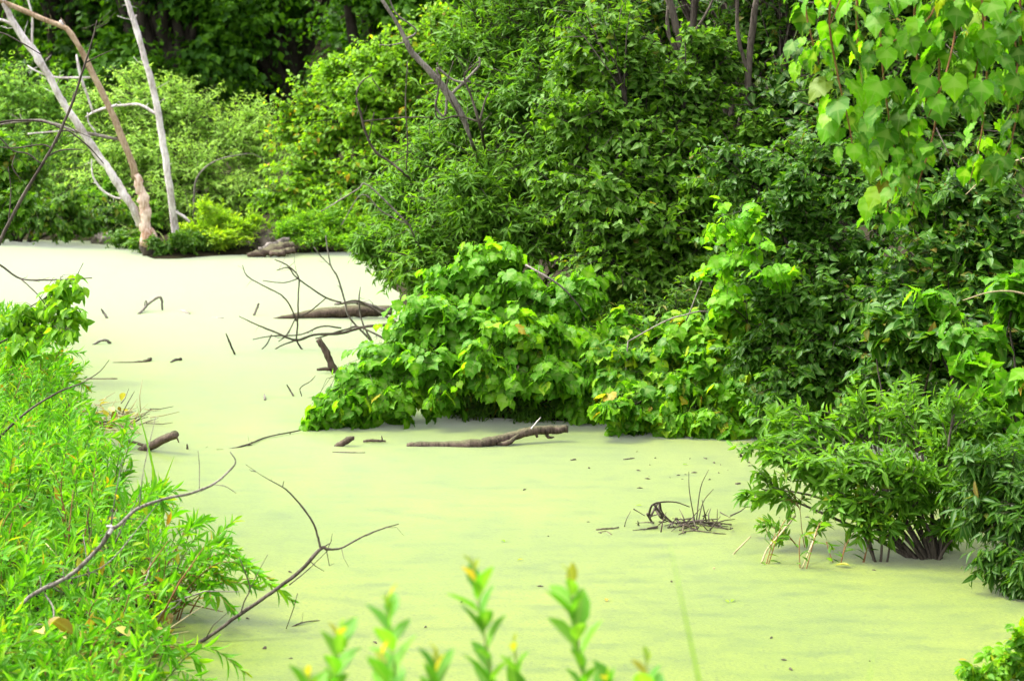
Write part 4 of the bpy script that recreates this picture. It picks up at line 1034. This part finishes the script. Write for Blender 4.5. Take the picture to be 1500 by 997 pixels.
# ---- dark leaning dead sapling at far left
d = 12.6
dead('dead_sapling', 'dark leafless sapling leaning across in front of the pale dead trunks', 'branch',
     [[(-30, 420, d, 9), (0, 353, d, 8), (40, 277, d, 7), (76, 217, d, 6), (104, 156, d, 5.5), (120, 108, d, 4.5), (136, 56, d, 3), (142, 30, d, 2)],
      [(76, 217, d, 4), (60, 212, d, 3), (20, 217, d, 3), (-10, 214, d, 2.5)], [(68, 230, d, 4), (90, 220, d, 3.5), (122, 219, d, 2)], [(126, 92, d, 3), (145, 82, d, 2.5), (168, 72, d, 1.5)],
      [(84, 196, d, 3), (100, 192, d, 3), (130, 215, d, 3), (152, 240, d, 2)], [(60, 240, d, 3), (40, 225, d, 3), (18, 220, d, 3), (-10, 190, d, 2.5)], [(22, 228, d, 2.5), (18, 245, d, 2.5), (30, 262, d, 2)],
      [(105, 154, d, 2), (108, 135, d, 1.8)], [(-30, 420, d, 9), (-50, 560, d, 10)], [(-20, 182, d, 5), (30, 176, d, 4.5), (70, 180, d, 4), (92, 190, d, 3)], [(-20, 58, d, 3), (0, 48, d, 3), (30, 62, d, 3), (60, 80, d, 2)],
      [(12, 330, d, 3), (16, 280, d, 2.5), (12, 245, d, 2)]], mat='bark_dark', names=['trunk'] + ['branch'] * 11)
dead('dead_branch', 'thin dark branch reaching over the water above the hanging sapling leaves', 'branch',
     [[(-30, 375, 13.2, 5), (0, 388, 13.2, 4.5), (30, 408, 13.2, 4), (70, 410, 13.1, 3.5), (105, 409, 13, 3), (135, 407, 13, 2)], [(30, 408, 13.2, 3), (52, 428, 13.1, 2.5), (70, 450, 13.1, 2)], [(110, 409, 13, 2), (122, 385, 13, 1.5)], [(-30, 375, 13.2, 5), (-60, 520, 13.4, 8)],
      [(-30, 490, 13, 5), (20, 478, 13, 4), (55, 470, 13, 3)]], mat='bark_dark')
# ================================================================== DEAD WOOD IN THE POND
dead('floating_log', 'curved brown log half afloat on the duckweed with its thick end raised', 'log',
     [[(596, 653, 12.85, 8), (610, 652, 12.85, 11), (650, 652, 12.85, 12), (690, 651, 12.83, 14), (715, 647, 12.85, 15), (745, 640, 12.9, 14), (775, 632, 12.95, 13), (805, 629, 13, 13), (832, 628, 13, 12)],
      [(760, 636, 12.9, 4), (745, 648, 12.85, 8), (728, 650, 12.85, 5)], [(785, 634, 12.95, 6), (787, 640, 12.95, 4)], [(800, 632, 12.98, 7), (803, 640, 12.98, 5), (812, 640, 12.98, 2)], [(778, 628, 12.9, 2.5), (786, 618, 12.9, 2), (792, 611, 12.9, 1)]],
     mat=['log'] * 4 + ['bark_snag'], sides=12, rough=0.12, names=['trunk', 'knot', 'knot', 'knot', 'twig'])
dead('wood_chunk', 'small tilted wood chunk left of the curved floating log', 'wood chunk', [[(491, 655, 12.85, 7), (500, 650, 12.85, 10), (512, 643, 12.85, 9), (519, 641, 12.85, 5)], [(490, 653, 12.85, 3), (497, 648, 12.85, 2)]], mat='log', sides=8)
dead('wood_chunk', 'low ragged bit of bark floating beside the small tilted wood chunk', 'wood chunk', [[(532, 646, 12.95, 3), (545, 645, 12.95, 5), (565, 646, 12.95, 3)], [(560, 646, 12.95, 3), (559, 638, 12.95, 1.5)]], mat='log')
dead('floating_log', 'straight grey-brown log lying in the water behind the bare twig cluster', 'log',
     [[(400, 467, 18.75, 3), (425, 464, 18.75, 8), (460, 460, 18.8, 14), (500, 457, 18.8, 18), (545, 455, 18.8, 18), (575, 455, 18.8, 14)], [(490, 445, 18.75, 4), (520, 443, 18.7, 6), (545, 448, 18.7, 6), (575, 460, 18.7, 5)]], mat=['log', 'bark_gray'], sides=10, names=['trunk', 'branch'])
d = 16.9
dead('dead_branch', 'cluster of bare dark twigs rising from the water before the grey-brown log', 'branch',
     [[(585, 475, 16.8, 6), (545, 477, d, 6), (520, 482, d, 6), (500, 488, d, 6), (460, 490, d, 5), (434, 498, d, 5), (400, 485, d, 4), (375, 475, d, 3), (350, 463, d, 2)],
      [(434, 498, d, 4), (436, 470, d, 4), (437, 430, d, 3.5), (437, 405, d, 3), (420, 388, d, 3), (402, 380, d, 2)], [(434, 470, d, 4), (425, 448, d, 3.5), (412, 432, d, 3), (385, 418, d, 3), (362, 404, d, 2.5), (355, 388, d, 1.5)],
      [(500, 443, d, 4), (478, 436, d, 4), (450, 418, d, 3.5), (432, 404, d, 3), (422, 392, d, 3), (405, 396, d, 2)], [(436, 465, d, 3), (455, 455, d, 3), (478, 436, d, 3)], [(437, 408, d, 3), (415, 414, d, 2.5), (385, 411, d, 2)],
      [(434, 498, d, 4), (442, 511, d, 4), (452, 517, d, 2)], [(434, 498, d, 4), (412, 506, d, 3), (398, 514, d, 3), (382, 516, d, 1.5)], [(500, 480, d, 4), (470, 478, d, 4), (440, 490, d, 3), (398, 492, d, 3), (370, 497, d, 2)],
      [(398, 490, d, 3), (390, 505, d, 3), (380, 514, d, 2)], [(590, 510, 16.8, 5), (530, 480, d, 4), (508, 482, d, 4), (462, 496, d, 3)], [(432, 468, d, 3), (420, 490, d, 3), (408, 500, d, 2)],
      [(585, 475, 16.8, 6), (540, 448, d, 5), (520, 440, d, 4), (495, 446, d, 2)]], mat='bark_dark', names=['limb'] + ['twig'] * 12)
dead('dead_branch', 'upright slender grey stem forking above the bare twig cluster', 'branch',
     [[(545, 500, 17, 5), (512, 465, 17, 4), (505, 440, 17, 4), (494, 405, 17, 3.5), (485, 390, 17, 3), (480, 365, 17, 3), (477, 345, 17, 2)], [(485, 390, 17, 2.5), (470, 375, 17, 2.5), (460, 362, 17, 2)], [(545, 500, 17, 4), (530, 470, 17, 4), (526, 440, 17, 3.5), (528, 420, 17, 2)]], mat='bark_gray')
dead('stump_stick', 'thick broken stick leaning out of the water at the tip of the grape bush', 'stick',
     [[(492, 548, 15.7, 12), (484, 530, 15.7, 11), (475, 510, 15.7, 10), (466, 497, 15.7, 9)], [(464, 541, 15.7, 4), (480, 540, 15.7, 6), (492, 544, 15.7, 5)]], mat='log', sides=9)
dead('dead_branch', 'short forked twig poking from the water beside the grape bush tip', 'branch',
     [[(437, 586, 14.6, 3), (455, 583, 14.6, 4), (478, 582, 14.6, 4), (500, 584, 14.5, 4)], [(442, 580, 14.6, 2), (440, 568, 14.6, 2.5), (455, 558, 14.6, 2), (462, 550, 14.6, 1.5)], [(478, 582, 14.6, 3), (482, 570, 14.6, 2), (486, 562, 14.6, 1.5)]], mat='bark_dark')
# small bits in the open water: each with a label of its own
bits = [
    ('bent_twig', 'bent hooked twig standing in the open far water', [[(203, 460, None, 4), (214, 448, 19.3, 4), (226, 438, 19.3, 4), (236, 436, 19.3, 4), (238, 454, 19.3, 3)], [(216, 447, 19.3, 3), (213, 440, 19.3, 2), (210, 463, 19.3, 2)]], 'bark_gray'),
    ('floating_scrap', 'small knob of wood right of the bent hooked twig', [[(263, 455, None, 4), (270, 457, None, 6), (278, 460, None, 3)]], 'bark_gray'),
    ('stick', 'short pale stick poking up left of the bent hooked twig', [[(157, 466, None, 4), (152, 458, 18.8, 4), (148, 452, 18.8, 2)]], 'bark_gray'),
    ('bent_twig', 'low arched twig floating beyond the hanging sapling leaves', [[(136, 505, None, 3), (145, 500, 17.2, 4), (155, 498, 17.2, 4), (162, 503, None, 5)]], 'bark_gray'),
    ('floating_stick', 'long low floating stick with a raised knob at one end', [[(165, 531, None, 2), (195, 531, None, 4), (212, 530, None, 7), (221, 525, 16.3, 5)]], 'log'),
    ('floating_scrap', 'dark wedge of wood floating in the open water', [[(250, 531, None, 3), (257, 527, 16.3, 5), (266, 526, 16.3, 3), (263, 524, 16.3, 3)]], 'bark_dark'),
    ('stick', 'thin dark stick slanting out of the open water', [[(344, 519, None, 3), (336, 500, 16.6, 3), (331, 488, 16.6, 2)]], 'bark_dark'),
    ('stick', 'short dark stub before the leftmost bare twig tips', [[(372, 462, None, 4), (376, 452, 19, 4), (379, 444, 19, 3)]], 'bark_gray'),
    ('floating_scrap', 'pale sliver floating between the wedge and the bare twigs', [[(313, 464, None, 2), (322, 466, None, 3), (328, 466, None, 2)]], 'bark_gray'),
    ('stick', 'tiny pale stick standing in the wide open duckweed', [[(388, 586, None, 4), (387, 577, 14.6, 2)]], 'bark_gray'),
    ('stick', 'thin slanting stick near the forked twig of the grape bush tip', [[(430, 580, None, 2.5), (424, 570, 14.7, 2.5), (420, 563, 14.7, 1.5)]], 'bark_dark'),
    ('bent_twig', 'dark low bent twig in front of the vine mound shadow', [[(1010, 672, None, 2), (1018, 669, 12.6, 4), (1035, 672, None, 3)]], 'bark_dark'),
    ('stick', 'dark forked stub standing before the vine mound shadow', [[(1098, 678, None, 3), (1088, 672, 12.5, 4), (1084, 664, 12.5, 4)]], 'bark_dark'),
    ('floating_scrap', 'flat sliver of bark on the duckweed below the vine mound', [[(913, 673, None, 2), (922, 672, None, 3), (929, 671, None, 2)]], 'bark_dark'),
    ('floating_scrap', 'dark speck of bark near the twig raft', [[(1078, 709, None, 5), (1084, 708, None, 4)]], 'bark_dark'),
    ('floating_scrap', 'small ragged raft of dead stems left of the twig raft', [[(873, 776, None, 3), (885, 775, None, 5), (898, 774, None, 4)], [(876, 780, None, 2), (888, 778, None, 2), (896, 783, None, 2)]], 'log'),
    ('floating_scrap', 'dark crumb of bark on the duckweed under the log raised end', [[(836, 674, None, 3), (843, 673, None, 4)]], 'bark_dark'),
    ('floating_scrap', 'thin dark splinter below the small tilted wood chunk', [[(487, 662, None, 2), (510, 663, None, 3), (535, 663, None, 2)]], 'bark_dark'),
]
for nm, lab, limbs, mm in bits:
    dead(nm, lab, 'twig' if 'twig' in nm else ('stick' if 'stick' in nm else 'debris'), limbs, mat=mm)
# scattered crumbs
rng = np.random.default_rng(99)
crumb = MB(); crumb.tube([(-.012, 0, 0), (0, .003, .003), (.012, 0, 0)], [.002, .006, .002], 5, 0.2)
cm = crumb.build('floating_crumb', M['bark_dark']); cmd = cm.data; first = True
for k in range(50):
    if k < 26:
        px, py = rng.uniform(850, 1180), rng.uniform(655, 720)
    else:
        px, py = rng.uniform(300, 1400), rng.uniform(680, 980)
    o = cm if first else cm.copy()
    if not first: COL.objects.link(o)
    first = False
    o.location = G(px, py, 0.002); o.rotation_euler = (0, 0, rng.uniform(0, 6.28)); s = rng.uniform(.3, 1.1); o.scale = (s * 1.3, s, s * .6)
    tag(o, 'tiny dark crumb of plant debris floating on the duckweed', 'debris', 'crumbs floating on the duckweed')
# fallen yellow leaves
lm = leaf_data('shoot', 'shoot_tip')
for k, (px, py) in enumerate([(1075, 877), (888, 876), (735, 790), (1063, 878), (1405, 966), (767, 818), (1000, 680), (940, 740)]):
    o = bpy.data.objects.new('fallen_leaf', lm); COL.objects.link(o); o.location = G(px, py, 0.006)
    o.rotation_euler = (0, 0, rng.uniform(0, 6.28)); o.scale = (.035,) * 3
    tag(o, 'small yellow fallen leaf floating on the duckweed', 'leaf', 'yellow leaves floating on the duckweed')
o = bpy.data.objects.new('fallen_leaf', leaf_data('oval', 'dry')); COL.objects.link(o); o.location = G(1245, 828, .01); o.rotation_euler = (.2, .1, 1.2); o.scale = (.07,) * 3
tag(o, 'curled reddish brown leaf floating below the willow stems', 'leaf')

# ---- twig raft on the right
c0 = G(995, 775)
rt = root('twig_raft', 'tangled raft of dark dead stems with upright grass stalks on the duckweed', 'debris', c0)
rng = np.random.default_rng(21)
def stalk(pts, r, mat):
    mb = MB(); mb.tube(smooth_path(pts, 4), np.linspace(r, r * .4, (len(pts) - 1) * 4 + 1), 5); mb.build('stalk', M[mat], rt, c0)
dd = 10.72
for pts in [[(985, 782), (1000, 779), (1020, 779), (1038, 776)], [(975, 786), (990, 780), (1010, 778)], [(948, 752), (958, 768), (975, 782), (980, 788)], [(1000, 766), (1020, 762), (1050, 760)], [(990, 768), (1030, 764), (1048, 772)], [(952, 758), (965, 735), (966, 748), (975, 762), (1000, 766)],
            [(950, 755), (955, 740), (968, 735), (990, 735), (1010, 742)], [(1040, 765), (1070, 778), (1080, 777)], [(960, 745), (968, 758), (980, 764)], [(966, 735), (970, 750), (985, 765)], [(958, 738), (972, 756), (992, 768)]]:
    stalk([P(x, y, dd + rng.uniform(-.05, .05)) for x, y in pts], 0.0065, 'bark_dark')
for pts in [[(1018, 765), (1010, 720), (1009, 690)], [(1020, 765), (1026, 715), (1038, 688)], [(1022, 768), (1030, 735), (1045, 716)], [(914, 784), (916, 765), (924, 748)], [(935, 780), (933, 770), (936, 765)], [(1030, 760), (1038, 745)], [(1055, 750), (1070, 758)], [(1050, 780), (1051, 745)], [(975, 760), (950, 780)], [(928, 745), (945, 755)]]:
    stalk([P(x, y, dd + rng.uniform(-.04, .04)) for x, y in pts], 0.0035, 'bark_dark')
for k in range(60):
    a = c0 + np.array([rng.normal(.03, .12), rng.normal(.02, .06), abs(rng.normal(.005, .02))]); v = rng.normal(0, 1, 3) * [1, .7, .45]; v *= rng.uniform(.04, .14) / np.linalg.norm(v)
    pts = np.array([a, a + v * .5 + rng.normal(0, .006, 3), a + v]); pts[:, 2] = np.maximum(pts[:, 2], .003)
    mb = MB(); mb.tube(pts, [.004, .003, .0015], 5); mb.build('stalk', M['bark_dark' if k % 4 else 'log'], rt, c0)
for pts, lab in [([(1045, 833, None, 3), (1065, 820, 10.1, 2.2), (1085, 800, 10.1, 2), (1100, 785, 10.2, 1.5)], 'pale bare reed stem slanting out of the duckweed before the willow'),
                 ([(1115, 825, None, 2.5), (1125, 802, 10, 2.5), (1140, 785, 10.1, 3), (1165, 755, 10.2, 3)], 'dark thin reed stem bending towards the sprawling pale stems'),
                 ([(1175, 832, None, 2), (1190, 795, 10, 2.5), (1200, 765, 10.1, 2)], 'tan reed stem rising beside the sprawling pale stems')]:
    dead('reed_stem', lab, 'reed', [pts], mat='reed')

for k, (bx, by, tips, lab) in enumerate([(1118, 826, [(1160, 752), (1140, 770)], 'sparse willow sprig rising from the duckweed between twig raft and willow shrub'),
                                   (1180, 832, [(1205, 762), (1190, 790)], 'sparse willow sprig with curled lower leaves before the sprawling pale stems'),
                                   (1225, 826, [(1240, 780), (1262, 770), (1215, 800)], 'short leafy willow sprig beside the curled reddish brown leaf'),
                                   (1258, 824, [(1262, 760), (1285, 770)], 'upright willow sprig close to the slim willow stems')]):
    b = G(bx, by)
    shoot('willow_sprig', lab, 'willow shoot', b, [P(x, y, b[1] + .08) for x, y in tips], 'lance', 'willow', 0.06, 'willow sprigs in the water', True, 8100 + k, 'redstem', 0.003, dens=34, t0=0.15, ang=1.1)
# ================================================================== FOREGROUND
fg = [((690, 815, 4.0), 'tall blurred willow shoot with dark green leaves at the near bank'), ((832, 832, 4.05), 'tall blurred willow shoot with an orange-tinged tip leaning right'),
      ((566, 866, 3.9), 'blurred willow shoot with a yellow-orange tip, nearest the forked branch'), ((498, 915, 4.0), 'short blurred willow shoot with reddish tip at the edge of the clump'),
      ((752, 935, 4.1), 'short blurred willow shoot between the two tall shoots'), ((945, 955, 3.9), 'small blurred shoot with an orange tip standing apart from the clump'),
      ((640, 950, 3.8), 'low leafy willow shoot before the tall dark-leaved shoot'), ((560, 950, 3.7), 'low leafy willow shoot before the yellow-orange tipped shoot'), ((890, 985, 3.9), 'low willow shoot tip beside the small orange-tipped shoot'), ((455, 985, 3.9), 'low yellowish willow shoot tip at the clump\'s outer edge')]
for k, (q, lab) in enumerate(fg):
    tp = P(*q); bx, by = tp[0] - 0.05 * (1 if k % 2 else -1), tp[1]
    b = np.array([bx, by, gz(bx, by)])
    shoot('willow_shoot', lab, 'willow shoot', b, [tp], 'shoot', 'shoot', 0.078 if q[1] < 900 else 0.07, 'willow shoots on the near bank', True, 7000 + k, 'stem', 0.004, ang=1.0, tipmat='shoot_tip', dens=30 if q[1] < 900 else 36, t0=0.3)
b = np.array([P(1245, 1200, 3.3)[0], 3.3, gz(.5, 3.3)])
blades('grass_blade', 'long blurred green grass blade leaning up across the near duckweed', b, [P(978, 782, 3.4)], 0.005, bow=0.0)
b = np.array([P(1240, 1200, 3.2)[0], 3.2, gz(.48, 3.2)])
blades('grass_blade', 'short blurred grass blade tip at the near right of the pond', b, [P(1280, 945, 3.2)], 0.004)
